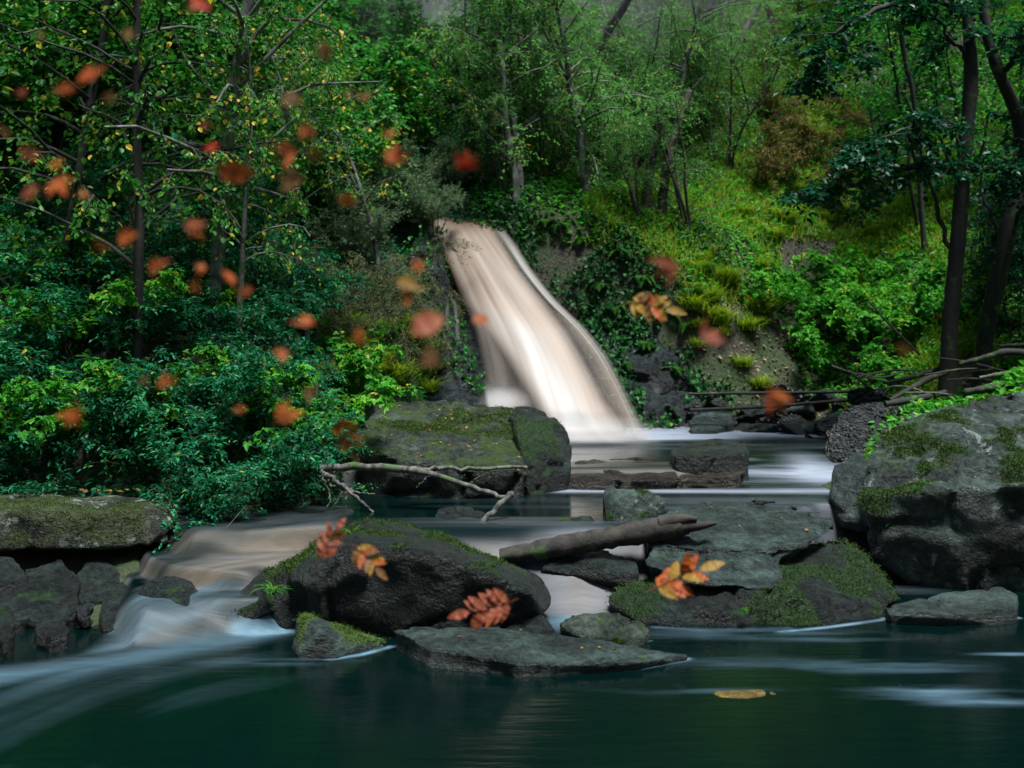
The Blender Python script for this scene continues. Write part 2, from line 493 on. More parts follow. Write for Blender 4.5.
def water_mat():
    m, nt, N, L, bs, out = mat_new("peaty_water")
    A = []
    for nm in ("foam", "warm", "teal"):
        at = N.new("ShaderNodeAttribute"); at.attribute_name = nm; A.append(at.outputs["Fac"])
    tc = N.new("ShaderNodeTexCoord")
    mp = N.new("ShaderNodeMapping"); mp.inputs["Scale"].default_value = (1.2, 7, 1); L.new(tc.outputs["Object"], mp.inputs[0])
    n = noise_node(N, L, mp.outputs[0], 2.2, 6, .6, .25)
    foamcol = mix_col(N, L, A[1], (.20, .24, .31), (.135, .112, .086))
    foamcol = mix_col(N, L, math_node(N, L, 'MULTIPLY', A[2], .8), foamcol, (.085, .20, .29))  # blue of the reflected sky is put into the foam colour
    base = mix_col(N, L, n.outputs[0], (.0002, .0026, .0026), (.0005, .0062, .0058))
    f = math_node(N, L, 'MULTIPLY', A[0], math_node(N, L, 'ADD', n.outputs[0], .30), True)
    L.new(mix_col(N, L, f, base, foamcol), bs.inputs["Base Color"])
    rr = ramp(N, [(0, (.085,) * 3), (.08, (.28,) * 3), (1, (.6,) * 3)]); L.new(A[0], rr.inputs[0])
    ge = N.new("ShaderNodeNewGeometry"); sx = N.new("ShaderNodeSeparateXYZ"); L.new(ge.outputs["True Normal"], sx.inputs[0])
    sl = math_node(N, L, 'MULTIPLY', math_node(N, L, 'SUBTRACT', 1.0, sx.outputs[2]), 3.0, True)
    L.new(math_node(N, L, 'ADD', rr.outputs[0], math_node(N, L, 'MULTIPLY', sl, .5), True), bs.inputs["Roughness"])
    bs.inputs["IOR"].default_value = 1.33; bs.inputs["Specular IOR Level"].default_value = .8
    b = N.new("ShaderNodeBump"); b.inputs["Strength"].default_value = .10; b.inputs["Distance"].default_value = .03
    L.new(n.outputs[0], b.inputs["Height"]); L.new(b.outputs[0], bs.inputs["Normal"])
    return m

wme, X, Y, Z = grid_mesh("stream_water", axis([(-9, -4.4, .5), (-4.4, 5, .027), (5, 9, .5)]), axis([(-8, 4.6, .6), (4.6, 9, .022), (9, 14.2, .04)]), water_z, water_mat())
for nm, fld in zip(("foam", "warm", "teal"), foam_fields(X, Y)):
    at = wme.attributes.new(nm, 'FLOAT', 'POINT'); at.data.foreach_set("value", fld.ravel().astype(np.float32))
tag(link("stream_water", wme), kind="structure")

# ------------------------------------------------------------------ waterfall
def fall_mat(name, base_alpha):
    m, nt, N, L, bs, out = mat_new(name)
    c = N.new("ShaderNodeAttribute"); c.attribute_name = "cover"
    w = N.new("ShaderNodeAttribute"); w.attribute_name = "white"
    uv = N.new("ShaderNodeUVMap")
    mp = N.new("ShaderNodeMapping"); mp.inputs["Scale"].default_value = (12, .7, 1); L.new(uv.outputs[0], mp.inputs[0])
    n = noise_node(N, L, mp.outputs[0], 1.0, 5, .55, .15)
    k = math_node(N, L, 'ADD', w.outputs["Fac"], math_node(N, L, 'MULTIPLY_ADD', n.outputs[0], .36)); k.node.inputs[1].links[0].from_node.inputs[2].default_value = -.18
    r = ramp(N, [(0, (.095, .062, .039)), (.42, (.172, .134, .106)), (1, (.275, .278, .280))]); L.new(k, r.inputs[0])
    L.new(r.outputs[0], bs.inputs["Base Color"])
    bs.inputs["Roughness"].default_value = .55
    tr = N.new("ShaderNodeBsdfTransparent")
    al = math_node(N, L, 'MULTIPLY_ADD', n.outputs[0], .5); al.node.inputs[2].default_value = .72
    f = math_node(N, L, 'MULTIPLY', c.outputs["Fac"], al, True)
    mx = N.new("ShaderNodeMixShader"); L.new(f, mx.inputs[0])
    L.new(tr.outputs[0], mx.inputs[1]); L.new(bs.outputs[0], mx.inputs[2]); L.new(mx.outputs[0], out.inputs[0])
    return m

def fall_sheet(name, rows, cover_fn, white_fn, bulge, mat, parent=None, nu=70, nv=110):
    rows = np.array(rows, float)
    pyv = np.linspace(rows[0, 0], rows[-1, 0], nv)
    def cs(k):
        t = np.linspace(0, 1, len(rows)); 
        return np.interp(pyv, spline(np.stack([rows[:, 0], rows[:, k], 0 * t], -1), 200)[:, 0], spline(np.stack([rows[:, 0], rows[:, k], 0 * t], -1), 200)[:, 1])
    Lx, Rx, D = cs(1), cs(2), cs(3)
    u = np.linspace(0, 1, nu)
    U, V = np.meshgrid(u, np.linspace(0, 1, nv))
    PX = Lx[:, None] + (Rx - Lx)[:, None] * U
    PY = np.repeat(pyv[:, None], nu, 1)
    DD = D[:, None] - bulge * np.sin(np.pi * U) ** .8
    DD = DD - .018 * fbm(np.stack([U * 6, V * 1.0, 0 * U], -1).reshape(-1, 3), 3, 91).reshape(U.shape)
    co = np.stack([(PX - CX) * DD / F_PX, DD, CAMZ - (PY - HY) * DD / F_PX], -1)
    i = np.arange(nv - 1)[:, None] * nu; j = np.arange(nu - 1)[None]
    q = np.stack([i + j, i + nu + j, i + nu + j + 1, i + j + 1], -1).reshape(-1, 4)
    mb = MB(); mb.add(co.reshape(-1, 3), q)
    me = mb.mesh(name, mat, True)
    for nm, f in (("cover", cover_fn), ("white", white_fn)):
        at = me.attributes.new(nm, 'FLOAT', 'POINT'); at.data.foreach_set("value", np.clip(f(PX, PY, U, V), 0, 1).ravel().astype(np.float32))
    uvl = me.uv_layers.new(name="UVMap")
    vi = np.empty(len(me.loops), int); me.loops.foreach_get("vertex_index", vi)
    uvl.data.foreach_set("uv", np.stack([U.ravel()[vi], V.ravel()[vi]], -1).ravel())
    return link(name, me, parent)

def main_cover(PX, PY, U, V):
    l = np.interp(PY, [217, 270, 300, 330, 360, 400, 437], [428, 452, 468, 488, 512, 538, 558])
    r = np.interp(PY, [217, 245, 270, 300, 330, 360, 400, 437], [486, 503, 517, 540, 563, 580, 602, 630])
    s = np.interp(PY, [217, 300, 437], [6, 20, 34])
    main = sstep(0, 1, (PX - l) / s + .5) * sstep(0, 1, (r - PX) / np.interp(PY, [217, 300, 437], [8, 18, 26]) + .5)
    n = fbm(np.stack([U * 14, V * 1.0, 0 * U], -1).reshape(-1, 3), 3, 95).reshape(U.shape)
    edge = sstep(0, .12, U) * sstep(1, .86, U)
    veil = (.26 + .35 * n) * edge * sstep(.1, .3, V) * sstep(0, 1, (l + 26 - PX) / 30 + .5)
    le = np.exp(-((PX - np.interp(PY, [217, 330, 437], [432, 480, 500])) / 7) ** 2) * .45
    right = np.exp(-((PX - np.interp(PY, [300, 330, 360, 400, 437], [556, 582, 602, 620, 640])) / 14) ** 2) * .42 * sstep(.3, .5, V)
    splash = np.exp(-((PX - 498) / 26) ** 2 - ((PY - 402) / 15) ** 2) * .9
    return np.maximum.reduce([main * .97, veil, le * edge, right * sstep(1, .95, U), splash]) * sstep(445, 438, PY) * sstep(0, .03, U) * sstep(1, .97, U)

def main_white(PX, PY, U, V):
    n = fbm(np.stack([U * 5 + V, V * .9, 0 * U], -1).reshape(-1, 3), 3, 97).reshape(U.shape)
    r = np.interp(PY, [217, 270, 330, 437], [480, 515, 562, 630])
    brown = np.exp(-((PX - r + 22) / 20) ** 2) * sstep(.95, .3, V) * .5
    low = sstep(.25, .55, V) * np.exp(-((PX - np.interp(PY, [310, 437], [520, 580])) / 22) ** 2) * .55
    return .40 + .30 * n - brown + low * 1.1 + sstep(.86, .97, V) * .5 + sstep(.35, .05, U) * .22 * sstep(.3, .6, V) + np.exp(-((PX - 498) / 26) ** 2 - ((PY - 402) / 15) ** 2) * .6

fm = fall_mat("falling_water", 1)
ROWS = [(216, 428, 482, 15.1), (224, 430, 492, 14.7), (245, 438, 511, 14.35), (270, 450, 530, 14.05), (300, 461, 556, 13.75), (330, 471, 586, 13.4), (360, 479, 608, 13.1),
        (390, 483, 625, 12.8), (410, 487, 634, 12.6), (430, 494, 645, 12.45), (437, 490, 655, 12.3), (441, 482, 668, 12.15), (444, 470, 684, 11.95)]
fall = tag(fall_sheet("waterfall", ROWS, main_cover, main_white, .16, fm), kind="structure")
strand = [(226, 490, 503, 14.7), (245, 503, 517, 14.3), (270, 519, 533, 14.0), (300, 543, 557, 13.7), (330, 572, 588, 13.4), (360, 594, 611, 13.1), (400, 615, 631, 12.75), (440, 630, 652, 12.4)]
fall_sheet("side_strand", strand, lambda a_, b_, U, V: np.sin(np.pi * U) * (.62 - .25 * sstep(.3, .6, V)) , lambda a_, b_, U, V: .75 + 0 * U, .05, fm, fall, 16, 80)
for k, (x0, x1, y0_, y1_, dd) in enumerate([(444, 449, 300, 372, 13.2), (452, 461, 296, 380, 13.25), (428, 440, 240, 300, 13.9)]):
    fall_sheet("trickle", [(y0_, x0, x0 + 5, dd + .05), ((y0_ + y1_) / 2, (x0 + x1) / 2 - 2, (x0 + x1) / 2 + 4, dd), (y1_, x1 - 3, x1 + 5, dd - .05)],
               lambda a_, b_, U, V: np.sin(np.pi * U) * .35 * sstep(0, .2, V) * sstep(1, .8, V), lambda a_, b_, U, V: .9 + 0 * U, .02, fm, fall, 8, 30)

# spray standing over the foot of the falls
mm = bpy.data.materials.new("spray"); mm.use_nodes = True
mn, ml = mm.node_tree.nodes, mm.node_tree.links; mn.remove(mn["Principled BSDF"])
pv = mn.new("ShaderNodeVolumePrincipled"); pv.inputs["Color"].default_value = (.95, .95, .97, 1)
tcn = mn.new("ShaderNodeTexCoord"); gr = mn.new("ShaderNodeTexGradient"); gr.gradient_type = 'SPHERICAL'
ml.new(tcn.outputs["Object"], gr.inputs[0])
nn = noise_node(mn, ml, tcn.outputs["Object"], 2.5, 3, .5)
ml.new(math_node(mn, ml, 'MULTIPLY', math_node(mn, ml, 'MULTIPLY', gr.outputs["Fac"], nn.outputs[0]), 5.0), pv.inputs["Density"])
ml.new(pv.outputs[0], mn["Material Output"].inputs["Volume"])
bm = bmesh.new(); bmesh.ops.create_icosphere(bm, subdivisions=3, radius=1)
me = bpy.data.meshes.new("spray_mist"); bm.to_mesh(me); bm.free(); me.materials.append(mm)
for k, (q, s_) in enumerate([(P(600, 436, 12.2), (.75, .38, .26)), (P(505, 405, 12.3), (.34, .25, .22))]):
    o = link("spray_mist", me); o.location = q; o.scale = s_
    tag(o, ("white mist over the main foot of the waterfall", "small white mist puff where the side of the falls hits rock")[k], "mist", kind="stuff")

# ------------------------------------------------------------------ rocks
def rock_mesh(name, hulls, mat, zb=None, shrink=.92, vox=.03, amp=.035, freq=2.2, strata=0.0, seed=0, smooth=1, pits=0.0, raw=False):
    bm = bmesh.new()
    for h in hulls:
        pts = [np.array(p[1:]) if p[0] == 'w' else P(*p) for p in h]
        b2 = bmesh.new()
        c = np.mean(pts, 0)
        for p in pts: b2.verts.new(p)
        if zb is not None:
            for p in pts:
                q = c + (p - c) * shrink; b2.verts.new((q[0], q[1], zb))
        bmesh.ops.convex_hull(b2, input=b2.verts)
        bmesh.ops.delete(b2, geom=[v for v in b2.verts if not v.link_faces], context='VERTS')
        tmp = bpy.data.meshes.new("tmp"); b2.to_mesh(tmp); b2.free(); bm.from_mesh(tmp); bpy.data.meshes.remove(tmp)
    me = bpy.data.meshes.new(name); bm.to_mesh(me); bm.free()
    o = bpy.data.objects.new("tmp", me); COL.objects.link(o)
    md = o.modifiers.new("r", 'REMESH'); md.mode = 'VOXEL'; md.voxel_size = vox
    dg = bpy.context.evaluated_depsgraph_get(); ev = o.evaluated_get(dg); m2 = bpy.data.meshes.new_from_object(ev)
    bpy.data.objects.remove(o); bpy.data.meshes.remove(me)
    b = bmesh.new(); b.from_mesh(m2)
    for _ in range(smooth): bmesh.ops.smooth_vert(b, verts=b.verts, factor=.5, use_axis_x=True, use_axis_y=True, use_axis_z=True)
    b.normal_update()
    co = np.array([v.co[:] for v in b.verts]); no = np.array([v.normal[:] for v in b.verts])
    o3 = np.array([seed * 7.3, seed * 3.1, seed * 1.7])
    d = amp * fbm(co * freq + o3, 5, 100 + seed, .55)
    d = d + amp * .9 * (np.abs(vnoise(co * freq * 1.6 + o3 + 9, 120 + seed)) - .3)
    cell = fbm(co * freq * .8 + o3 + 40, 3, 130 + seed)
    d = d - amp * .9 * np.exp(-(cell / .05) ** 2)                       # creases
    if strata:
        zz = co[:, 2] + .10 * co[:, 0] + .18 * (co[:, 1] - 8)
        wob = fbm(co * 1.5 + o3, 3, 140 + seed) * .05
        lay = vnoise(np.stack([zz * 26 + wob * 26, co[:, 0] * .6, co[:, 1] * .6], -1), 150 + seed)
        side = 1 - np.abs(no[:, 2]) * .6
        d = d + strata * .03 * lay * side
    if pits:
        d = d - pits * .035 * np.clip(vnoise(co * 13, 160 + seed), 0, 1)
    co = co + no * d[:, None]
    for v, c in zip(b.verts, co): v.co = c
    org = co.mean(0); org[2] = co[:, 2].min()
    bmesh.ops.translate(b, vec=-Vector(org), verts=b.verts)
    for f in b.faces: f.smooth = True
    b.to_mesh(m2); b.free()
    m2.materials.clear(); m2.materials.append(mat); m2.name = name
    return m2, org

rng = np.random.default_rng(7)

def moss_child(rock, me, n, size, mat, thr=-.05, nz=.45, seed=0, fq=3.0, name="moss"):
    nv = len(me.vertices); co = np.empty(nv * 3); no = np.empty(nv * 3)
    me.vertices.foreach_get("co", co); me.vertices.foreach_get("normal", no)
    co = co.reshape(-1, 3); no = no.reshape(-1, 3)
    fv = fbm(co * fq + seed, 4, 170 + seed)
    m = (no[:, 2] > nz) & (fv > thr)
    at = me.attributes.new("mossy", 'FLOAT', 'POINT')
    at.data.foreach_set("value", (sstep(thr - .08, thr + .06, fv) * sstep(nz - .2, nz + .1, no[:, 2])).astype(np.float32))
    n = int(n * 1.7); size = size * .55
    idx = np.where(m)[0]
    if len(idx) < 5: return
    k = rng.choice(idx, n)
    p = co[k] + rng.normal(0, .018, (n, 3)) * (1, 1, .2)
    d = norm(no[k] * 1.0 + rng.normal(0, .55, (n, 3)) + (0, 0, .2))
    side = norm(np.cross(d, rng.normal(0, 1, (n, 3))))
    ln = size * rng.uniform(.5, 1.4, n)[:, None]
    v = np.stack([p - side * ln * .28 - d * .004, p + side * ln * .28 - d * .004, p + d * ln + rng.normal(0, .2, (n, 3)) * ln], 1).reshape(-1, 3)
    mb = MB(); mb.add(v, np.arange(n * 3).reshape(-1, 3), np.repeat(rng.uniform(0, 1, n), 1))
    return link(name, mb.mesh(name, mat), rock)

R_FLAT = rock_mat("rock_wet_flat", moss=.30, strata=.35)
R_MOSS = rock_mat("rock_mossy", (.004, .010, .008), (.064, .092, .074), moss=.55, moss_col=(.022, .046, .006), lichen=.05)
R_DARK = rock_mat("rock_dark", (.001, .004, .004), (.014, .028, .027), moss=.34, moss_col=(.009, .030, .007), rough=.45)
R_GREY = rock_mat("rock_grey", (.003, .010, .010), (.056, .096, .092), moss=.22, strata=.3, lichen=0.0)
R_BIG = rock_mat("rock_boulder", (.003, .009, .008), (.062, .096, .088), moss=.46, moss_col=(.016, .048, .007), lichen=.34)
R_PIT = rock_mat("rock_pitted", (.014, .018, .021), (.075, .086, .092), moss=.05, pits=1.0)
R_LEDGE = rock_mat("rock_ledge", (.006, .011, .008), (.075, .088, .062), moss=.4, moss_col=(.03, .045, .012), lichen=.62)
R_CLIFF = rock_mat("rock_cliff", (.002, .004, .006), (.018, .030, .036), moss=.35, moss_col=(.02, .05, .012), rough=.35)
R_OCHRE = rock_mat("rock_ochre", (.08, .06, .02), (.30, .21, .05), moss=.1, rough=.4)
MOSS = leaf_mat("moss_tufts", [(0, (.007, .024, .003)), (.5, (.020, .056, .005)), (1, (.065, .11, .010))], .25, .7, .0, .2)

def rock(label, hulls, mat, name="rock", cat="rock", moss=None, group=None, **kw):
    me, org = rock_mesh(name, hulls, mat, **kw)
    o = link(name, me); o.location = org
    tag(o, label, cat, group)
    if moss: moss_child(o, me, seed=kw.get('seed', 1), mat=MOSS, **moss)
    return o, me

def band(pts, dback): return [(x, y, d) for x, y, d in pts]

A_rock = rock("broad flat-topped mossy boulder at the foot of the waterfall", [
    [(362, 418, 10.6), (385, 402, 11), (440, 399, 11.2), (500, 405, 11.2), (525, 414, 11.0), (358, 445, 9.9), (400, 459, 9.6), (470, 470, 9.5), (530, 470, 9.6)]],
    R_MOSS, zb=.2, shrink=.93, seed=1, amp=.06, moss=dict(n=9000, size=.022, thr=.02))
rock("dark rounded rock butted against the end of the flat-topped mossy boulder", [
    [(508, 416, 10.8), (516, 407, 10.9), (532, 408, 10.9), (556, 420, 10.7), (572, 445, 10.3), (570, 466, 10.0), (540, 478, 9.75), (524, 470, 9.7), (518, 440, 10.0), (545, 440, 10.0)]],
    R_DARK, zb=.2, shrink=.95, seed=37, amp=.05, vox=.025, smooth=3, moss=dict(n=1500, size=.018, thr=.1))
B_rock = rock("long dark undercut rock with a mossy back behind the thin slab", [
    [(262, 574, 7.7), (318, 553, 7.9), (343, 529, 8.1), (360, 520, 8.3), (400, 524, 8.3), (450, 539, 8.1), (500, 559, 7.9), (535, 580, 7.75), (552, 602, 7.6),
     (330, 555, 7.2), (352, 539, 7.15), (420, 550, 7.05), (480, 567, 7.05), (530, 592, 7.1), (305, 585, 7.15), (548, 612, 7.3)],
    [(205, 603, 7.6), (226, 585, 7.7), (262, 571, 7.8), (330, 553, 7.9), (340, 566, 7.4), (300, 610, 7.3), (240, 616, 7.3), (196, 620, 7.4)]],
    R_DARK, zb=-.15, shrink=.74, seed=2, amp=.05, moss=dict(n=7000, size=.022, thr=.0, nz=.5))
rock("small wedge-shaped rock at the pool edge below the long dark rock", [
    [(291, 642, 6.95), (299, 612, 7.0), (312, 609, 7.05), (350, 627, 7.05), (387, 641, 6.98), (336, 653, 6.72), (299, 655, 6.75), (322, 630, 6.74)]],
    R_GREY, zb=-.2, seed=3, vox=.02, amp=.03, moss=dict(n=1200, size=.016, thr=.05))
D_rock = rock("thin flat slab lying lowest in the near pool", [
    [(393, 630, 6.9), (412, 626, 7.0), (500, 627, 6.98), (600, 638, 6.85), (688, 656, 6.72), (640, 661, 6.5), (520, 664, 6.38), (430, 648, 6.58)]],
    R_GREY, zb=-.12, shrink=.95, seed=4, vox=.02, amp=.028, strata=.8)
rock("rounded mossy cobble between the thin slab and the spill of water", [
    [(557, 622, 7.1), (572, 611, 7.15), (610, 608, 7.2), (640, 616, 7.15), (652, 630, 7.1), (640, 640, 6.95), (590, 640, 6.92)]],
    R_MOSS, zb=-.2, seed=5, vox=.02, amp=.025, moss=dict(n=1500, size=.015))
rock("little dark rock tucked against the end of the long dark rock", [
    [(497, 627, 7.25), (515, 614, 7.3), (540, 612, 7.3), (557, 628, 7.2), (540, 634, 7.1), (505, 634, 7.1)]], R_DARK, zb=-.2, seed=6, vox=.02)
F_rock = rock("wide grey tilted slab with a two-tier top resting on a mossy base", [
    [(640, 522, 8.6), (680, 504, 8.8), (740, 497, 8.9), (790, 504, 8.8), (836, 516, 8.6), (838, 527, 8.35), (806, 545, 8.05), (788, 553, 7.95), (700, 549, 7.85), (645, 541, 8.0),
     (700, 568, 8.0), (790, 560, 8.05), (830, 533, 8.3), (648, 556, 8.1)],
    [(650, 548, 8.0), (780, 553, 8.0), (786, 585, 7.72), (772, 589, 7.62), (690, 583, 7.58), (642, 563, 7.75), (660, 600, 7.9), (770, 600, 7.9)]],
    R_GREY, seed=7, vox=.025, amp=.03, strata=1.0)
rock("moss-covered low rock carrying the wide grey slab", [
    [(612, 602, 7.7), (640, 575, 7.9), (800, 556, 8.2), (845, 532, 8.6), (866, 548, 8.3), (900, 597, 7.85), (885, 617, 7.6), (800, 628, 7.38), (700, 628, 7.38), (640, 620, 7.45), (790, 592, 7.55)]],
    R_DARK, zb=-.2, shrink=.98, seed=8, vox=.03, amp=.06, moss=dict(n=7000, size=.024, thr=.0, nz=.1))
rock("pointed dark rock with a pale face standing behind the grey slab", [
    [(602, 486, 8.8), (613, 480, 8.9), (640, 488, 8.95), (668, 498, 9.0), (655, 513, 8.8), (622, 522, 8.55), (605, 520, 8.6)]], R_BIG, zb=.3, seed=9, vox=.02, amp=.03,
    moss=dict(n=800, size=.015))
H_rock = rock("huge lichen-spotted boulder with a moss cap", [
    [(902, 421, 9.6), (940, 405, 9.7), (1010, 391, 9.8), (1090, 395, 9.8), (864, 462, 9.1), (872, 440, 9.4), (858, 492, 8.8), (960, 432, 8.95), (1060, 425, 8.9), (890, 470, 8.75), (1030, 470, 8.45), (1130, 440, 9.2), (1110, 490, 8.5),
     (880, 500, 8.75), (1000, 500, 8.5)],
    [(858, 500, 8.75), (868, 492, 8.5), (930, 488, 8.3), (1024, 482, 8.15), (1125, 486, 8.3), (868, 545, 8.45), (876, 565, 8.5), (930, 592, 8.45), (1024, 596, 8.35), (1120, 592, 8.5),
     (1130, 480, 9.3), (880, 480, 9.2), (900, 560, 9.2), (1120, 560, 9.3)]],
    R_BIG, seed=10, vox=.032, amp=.07, freq=1.6, name="boulder", cat="boulder", moss=dict(n=20000, size=.024, thr=.07, nz=.15, fq=2.2))
rock("smooth grey rock leaning on the huge boulder", [
    [(831, 492, 9.4), (834, 466, 9.6), (862, 449, 9.7), (874, 480, 9.1), (870, 522, 8.9), (842, 520, 9.1)]], R_GREY, zb=.3, seed=11, vox=.025, amp=.03)
rock("pale knobbly pitted rock at the far edge of the pool", [
    [(823, 456, 11.2), (827, 430, 11.4), (845, 406, 11.6), (872, 401, 11.7), (905, 404, 11.7), (926, 418, 11.5), (890, 437, 11.1), (865, 457, 10.95), (832, 462, 10.9)]],
    R_PIT, zb=.3, seed=12, vox=.025, amp=.04, pits=1.0)
rock("grey rock wedged between the pitted rock and the huge boulder", [
    [(890, 430, 11.0), (915, 408, 11.1), (950, 410, 11), (950, 440, 10.6), (900, 446, 10.6)]], R_GREY, zb=.3, seed=13, vox=.03)
rock("dark flat block standing on the rock step in the upper pool", [
    [(670, 452, 10.6), (676, 444, 10.8), (715, 438, 10.9), (746, 443, 10.8), (750, 452, 10.4), (700, 455, 10.25), (674, 455, 10.3)]], R_DARK, zb=.4, shrink=.97, seed=14, vox=.02, amp=.02, smooth=1)
rock("low brown rock step that the upper pool slides over", [
    [(545, 474, 10.2), (590, 459, 10.8), (650, 456, 10.95), (748, 470, 10.5), (738, 476, 10.15), (620, 479, 9.98), (560, 480, 10.02)]],
    rock_mat("rock_brown_wet", (.006, .005, .003), (.042, .036, .028), moss=.0, strata=.5, rough=.3), zb=.3, shrink=.98, seed=15, vox=.022, amp=.035, strata=.5)
rock("low dark rock below the far end of the dead branch", [
    [(426, 522, 8.7), (440, 508, 8.9), (470, 506, 8.9), (490, 517, 8.8), (480, 528, 8.5), (435, 529, 8.5)]], R_DARK, zb=.3, seed=16, vox=.02)
rock("small round mossy rock just above the drift log", [
    [(550, 526, 8.6), (562, 516, 8.65), (590, 514, 8.65), (601, 524, 8.6), (592, 535, 8.5), (556, 535, 8.5)]], R_MOSS, zb=.3, seed=17, vox=.02, moss=dict(n=700, size=.014))
rock("flat wet rock between the branch fork and the drift log", [
    [(483, 532, 8.4), (490, 522, 8.6), (530, 522, 8.6), (545, 530, 8.5), (530, 540, 8.3), (490, 540, 8.3)]], R_DARK, zb=.3, seed=18, vox=.02)
rock("little wet rock under the base of the dead branch", [
    [(323, 518, 8.9), (335, 508, 9.0), (352, 508, 9.0), (360, 518, 8.9), (345, 525, 8.7), (325, 524, 8.7)]], R_DARK, zb=.3, seed=19, vox=.02)
rock("low wet rock at the waterline below the leafy bank", [
    [(362, 520, 9.0), (372, 510, 9.1), (398, 512, 9.1), (408, 522, 8.9), (380, 527, 8.8)]], R_DARK, zb=.3, seed=32, vox=.02)
rock("dark block beside the spill of water under the drift log", [
    [(540, 572, 8.0), (550, 552, 8.1), (600, 545, 8.2), (640, 560, 8.0), (640, 590, 7.8), (600, 586, 7.95), (560, 566, 8.0)]], R_DARK, zb=.25, seed=20, vox=.025)
rock("long lichen-covered ledge rock overhanging the cascade", [
    [(-60, 500, 8.7), (20, 493, 8.9), (100, 496, 8.9), (166, 500, 8.75), (173, 520, 8.4), (166, 543, 8.25), (90, 549, 8.05), (20, 547, 8.05), (-60, 552, 8.05), (10, 508, 8.05), (100, 512, 8.1), (150, 510, 8.25),
     (170, 525, 9.0), (-60, 520, 9.2), (20, 540, 8.8)]], R_LEDGE, seed=21, vox=.025, amp=.04, name="ledge_rock", moss=dict(n=4500, size=.018, thr=.05, nz=.0))
rock("squarish dark green rock under the lichen-covered ledge", [
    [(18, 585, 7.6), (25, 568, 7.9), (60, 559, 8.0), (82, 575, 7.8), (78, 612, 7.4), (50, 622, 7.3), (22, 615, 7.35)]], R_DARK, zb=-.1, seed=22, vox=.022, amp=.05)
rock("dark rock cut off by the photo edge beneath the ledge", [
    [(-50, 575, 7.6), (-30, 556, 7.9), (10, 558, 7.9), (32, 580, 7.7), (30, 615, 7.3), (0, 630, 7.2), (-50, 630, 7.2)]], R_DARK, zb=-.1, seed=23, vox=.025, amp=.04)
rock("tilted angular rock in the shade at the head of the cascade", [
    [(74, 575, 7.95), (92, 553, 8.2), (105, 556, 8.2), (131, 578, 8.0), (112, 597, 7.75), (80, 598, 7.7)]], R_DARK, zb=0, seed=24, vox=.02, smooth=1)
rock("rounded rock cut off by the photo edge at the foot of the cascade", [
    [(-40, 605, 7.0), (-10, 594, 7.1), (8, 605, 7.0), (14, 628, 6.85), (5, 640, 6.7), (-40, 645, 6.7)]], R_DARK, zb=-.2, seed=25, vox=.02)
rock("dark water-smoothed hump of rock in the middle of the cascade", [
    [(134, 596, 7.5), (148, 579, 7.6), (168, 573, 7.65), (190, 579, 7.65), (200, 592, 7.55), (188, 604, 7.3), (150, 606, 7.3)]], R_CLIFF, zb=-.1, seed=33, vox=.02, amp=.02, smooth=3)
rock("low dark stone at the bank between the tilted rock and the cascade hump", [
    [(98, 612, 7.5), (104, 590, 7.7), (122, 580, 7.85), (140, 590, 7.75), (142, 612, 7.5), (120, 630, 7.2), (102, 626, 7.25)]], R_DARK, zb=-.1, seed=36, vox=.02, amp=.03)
rock("small dark rock filling the notch in the end of the long dark rock", [
    [(230, 590, 7.65), (240, 574, 7.75), (262, 572, 7.75), (268, 588, 7.6), (250, 602, 7.45)]], R_DARK, zb=-.1, seed=35, vox=.02, amp=.02)
rock("small wet stone splashed beside the squarish dark green rock", [
    [(32, 628, 7.0), (45, 618, 7.1), (66, 620, 7.1), (68, 630, 6.95), (50, 636, 6.85)]], R_CLIFF, zb=-.1, seed=26, vox=.016)
rock("tiny wet stone below the tilted angular rock", [
    [(72, 606, 7.4), (84, 598, 7.5), (96, 603, 7.45), (92, 612, 7.3), (76, 613, 7.3)]], R_CLIFF, zb=0, seed=27, vox=.016)
rock("low flat rock at the waterline under the huge boulder", [
    [(884, 606, 7.65), (940, 592, 7.95), (1000, 588, 8.05), (1018, 595, 7.9), (1016, 610, 7.5), (950, 613, 7.38), (890, 612, 7.45)]], R_GREY, zb=-.2, shrink=.98, seed=28, vox=.022, amp=.025)
rock("small stone barely breaking the surface amid blue-white ripples", [
    [(882, 694, 6.2), (900, 683, 6.3), (925, 684, 6.3), (948, 693, 6.2), (920, 699, 6.1), (890, 698, 6.1)]], R_CLIFF, zb=-.15, seed=29, vox=.014, amp=.012)
rock("ochre stone glowing just under the near pool surface", [
    [(710, 693, 6.15), (735, 689, 6.2), (768, 690, 6.2), (778, 694, 6.12), (745, 698, 6.06), (720, 697, 6.08)]], R_OCHRE, zb=-.1, seed=30, vox=.012, amp=.01)
rock("pale flat rock on the shore below the straight pole", [
    [(688, 420, 13.2), (700, 409, 13.5), (728, 410, 13.5), (737, 420, 13.2), (715, 430, 12.9), (690, 430, 12.9)]], R_GREY, zb=.3, seed=31, vox=.03)
rock("dark slanting cliff under the falling water", [
    [(420, 222, 15.4), (500, 218, 15.4), (437, 262, 14.5), (508, 255, 14.6), (455, 305, 14.0), (548, 305, 14.0), (470, 345, 13.65), (578, 345, 13.6), (478, 400, 13.0), (612, 405, 13.1), (490, 450, 12.7), (632, 448, 12.8),
     (420, 260, 15.6), (540, 255, 15.6), (480, 450, 14.8), (640, 450, 14.6)]], R_CLIFF, seed=40, vox=.05, amp=.08, name="cliff_rock", cat="cliff")
